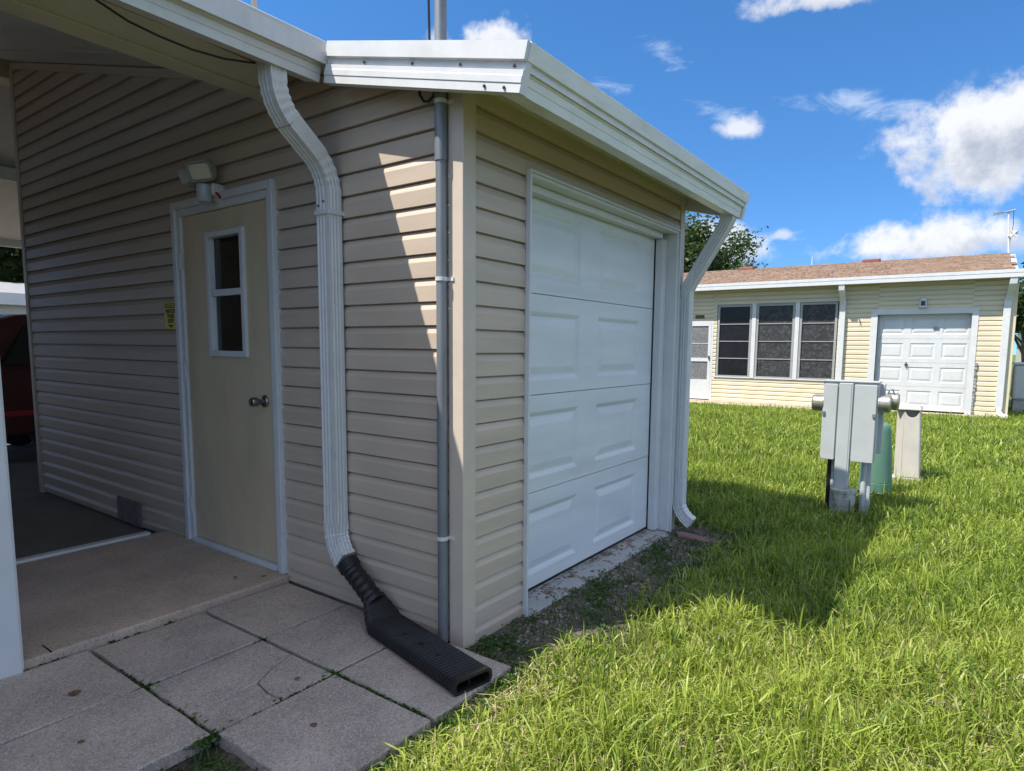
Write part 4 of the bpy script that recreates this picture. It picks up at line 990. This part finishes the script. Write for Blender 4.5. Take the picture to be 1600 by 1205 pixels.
for d0, d1, dens, wsc, hsc in ((0, 2.6, 13000, 1.0, 1.0), (2.6, 4.6, 10500, 1.0, 1.05), (4.6, 8, 6000, 1.25, 1.05), (8, 19, 2300, 1.9, 1.1)):
    xa, xb, ya, yb = -10, 6.5, -2.4, 17
    if d1 < 5: xa, xb, yb = -.2, 4.2, 3.2
    elif d1 < 9: xa, xb, yb = -3.5, 4.5, 6.2
    n = int((xb - xa) * (yb - ya) * dens); X = rng.uniform(xa, xb, n); Y = rng.uniform(ya, yb, n)
    dd = np.hypot(X - CX, Y - CY); keep = (dd >= d0) & (dd < d1) & lawn_ok(X, Y)
    vis = np.where(X > CX + .9 + .07 * (Y - CY), .30, 1.0) * np.where((X < -.5 - .45 * (Y - 2.4)) & (Y > 2.4), 0.0, 1.0) * np.where(Y < -1.35, .3, 1)
    clump = np.clip(.72 + .45 * vnoise(X * 4.5, Y * 4.5, 9), .25, 1.0)
    keep &= rng.uniform(0, 1, n) < vis * thin_(X, Y) * clump
    X, Y = X[keep], Y[keep]; n = len(X)
    tall = np.clip(.55 + .55 * np.clip((X - .3) / .55, 0, 1), .5, 1.1); tall = np.where(Y > 2.4, 1.0, tall)
    tall *= 1 + .28 * vnoise(X * 2.3, Y * 2.3, 11)
    H = hsc * tall * 1.22 * (rng.uniform(.045, .115, n) + .05 * (rng.uniform(0, 1, n) > .93)); Wd = wsc * rng.uniform(.0028, .0076, n)
    t = np.clip(.46 + .24 * vnoise(X * 1.1, Y * 1.1, 13) + .10 * vnoise(X * 5, Y * 5, 3) + np.where(Y < 1.3, .06, 0) + rng.normal(0, .21, n), 0, .79)
    straw = rng.uniform(0, 1, n) < np.where(Y < 1.6, .10 + .22 * np.clip(vnoise(X * 2.6, Y * 2.6, 21) + .2, 0, 1), .06); t = np.where(straw, .9, t); H = np.where(straw, H * .7, H)
    o = blades('lawn_grass', X, Y, H, Wd, t, lean=.62)
    o['kind'] = 'stuff'; o['label'] = 'lush green lawn grass with scattered straw coloured blades'; parts.append(o)
# join the bands into one object
b0 = parts[0]
with bpy.context.temp_override(active_object=b0, selected_editable_objects=parts, object=b0, selected_objects=parts): bpy.ops.object.join()

X = rng.uniform(.33, 3.0, 34000); Y = rng.uniform(-1.2, 1.6, 34000); k_ = lawn_ok(X, Y) & (thin_(X, Y) > .7) & (rng.uniform(0, 1, 34000) < .35 + .6 * np.clip(vnoise(X * 2.6, Y * 2.6, 21) + .3, 0, 1)); X, Y = X[k_], Y[k_]
tag(blades('dry_thatch', X, Y, rng.uniform(.04, .085, len(X)), rng.uniform(.003, .007, len(X)), np.full(len(X), .93), lean=1.5), 'dry straw coloured thatch between the near grass blades', kind='stuff')
# low weeds in the bare soil, paver joints and the missing paver
def sprig(P, n, spread, size):
    out = []
    for p in P:
        m2 = max(3, int(n * random.uniform(.5, 1.5))); q = rng.normal(size=(m2, 3)) * np.array([spread, spread, spread * .35]); q[:, 2] = np.abs(q[:, 2]); out.append(q + np.array(p))
    C = np.concatenate(out); return C
J = []
for (xa, ya, xb, yb, dn) in ((-1.262, -1.36, -1.262, -1.02, 30), (-1.262, -1.0, -1.262, -.62, 5), (-1.262, -1.0, -.76, -.975, 9), (-.752, -1.0, -.752, -.955, 10), (-.752, -.95, -.255, -.975, 8), (-.252, -1.03, -.252, -.95, 14),
                         (-.252, -.95, -.252, -.5, 5), (-.27, -.70, -.252, -.42, 14), (-.29, -.50, -.16, -.47, 12), (-.252, -.46, -.20, -.482, 10), (-.20, -.485, .28, -.487, 26), (-.76, -.50, -.74, -.46, 3), (-.42, -.965, -.30, -.978, 4)):
    for k in range(dn):
        t = random.random(); J.append((xa + (xb - xa) * t + random.gauss(0, .008), ya + (yb - ya) * t + random.gauss(0, .008), -.012))
C = sprig(J + J, 10, .012, .006); t = np.clip(rng.normal(.4, .2, len(C)), 0, .95)
tag(leaves_mesh('joint_weeds', C, .011, 'weed_leaf', None, t), 'small green weeds growing in the paver joints', kind='stuff')
P = []
for k in range(480):
    x, y = random.uniform(.02, .62), random.uniform(-.1, 2.35)
    if y < .0 and x < .30: continue
    if float(vnoise(np.float64(x * 5), np.float64(y * 3), 6)) < -.05: continue
    P.append((x, y, float(gz(np.float64(x), np.float64(y))) + .004))
for k in range(140): P.append((random.uniform(.295, .36), random.uniform(-1.9, .05), float(gz(np.float64(.3), np.float64(0))) + .006))
for k in range(60): P.append((random.uniform(.02, .32), random.uniform(-.03, .25), -.035))
for k in range(150): P.append((random.uniform(-.24, .28), random.uniform(-1.5, -.99), -.045))
C = sprig(P, 16, .026, .01); t = np.clip(rng.normal(.42, .2, len(C)), 0, .92)
tag(leaves_mesh('ground_weeds', C, .011, 'weed_leaf', None, t), 'low dark green weeds on the bare soil by the garage door', kind='stuff')
X = np.concatenate([rng.uniform(-.23, .27, 500), rng.uniform(.29, .36, 700), rng.uniform(.05, .6, 1300)]); Y = np.concatenate([rng.uniform(-1.5, -1.0, 500), rng.uniform(-1.9, .1, 700), rng.uniform(.1, 2.4, 1300)])
o = blades('sparse_grass', X, Y, rng.uniform(.02, .06, len(X)), rng.uniform(.003, .006, len(X)), np.clip(rng.normal(.35, .2, len(X)), 0, .92), 'weed_leaf', .8)
tag(o, 'sparse short grass on the shaded soil beside the shed', kind='stuff')
# gravel and litter
def pebbles(name, m_, pts, smin, smax, label, flat=.6):
    mb = MB()
    for x, y, z in pts:
        s_ = random.uniform(smin, smax) * (1 + (random.random() < .1) * .8); a = random.uniform(0, 6.28); r = [s_ * random.uniform(.7, 1.2) for _ in range(6)]
        ring = [(x + r[k] * math.cos(a + k * 1.047), y + r[k] * math.sin(a + k * 1.047), z + s_ * .1) for k in range(6)]
        ring2 = [(x + .55 * r[k] * math.cos(a + k * 1.047), y + .55 * r[k] * math.sin(a + k * 1.047), z + s_ * flat) for k in range(6)]
        mb.loft([ring, ring2])
    o = mb.build(name, m_); return tag(o, label, kind='stuff')
pp = []
while len(pp) < 950:
    x = .04 + abs(random.gauss(0, .22)); y = random.uniform(.0, 2.3)
    if x > .6 or float(vnoise(np.float64(x * 4 + 1), np.float64(y * 3), 3)) < -.25: continue
    pp.append((x, y, float(gz(np.float64(x), np.float64(y))) - .002))
pebbles('gravel', 'pebble', pp, .003, .010, 'pale gravel scattered on the soil in front of the garage door')
ll = [(-.118 + abs(random.gauss(0, .035)) if random.random() < .8 else random.uniform(.04, .3), random.uniform(.5, 2.15), 0) for _ in range(420)]
ll = [(x, y, (-.006 - .07 * (x + .16) if x < .04 else float(gz(np.float64(x), np.float64(y))))) for x, y, z in ll]
pebbles('leaf_litter', 'litter', ll, .003, .008, 'brown leaf crumbs on the door sill', .15)
lp = [(-1.47, -.20, .0345), (-1.44, -.215, .0345), (-1.36, -.10, .035), (-.33, -.60, .004), (-.9, -1.15, .004), (-.55, -1.25, .004), (-.02, -.75, .004)]
pebbles('fallen_leaves', 'litter', lp, .010, .016, 'few dry leaf fragments on the patio', .2)
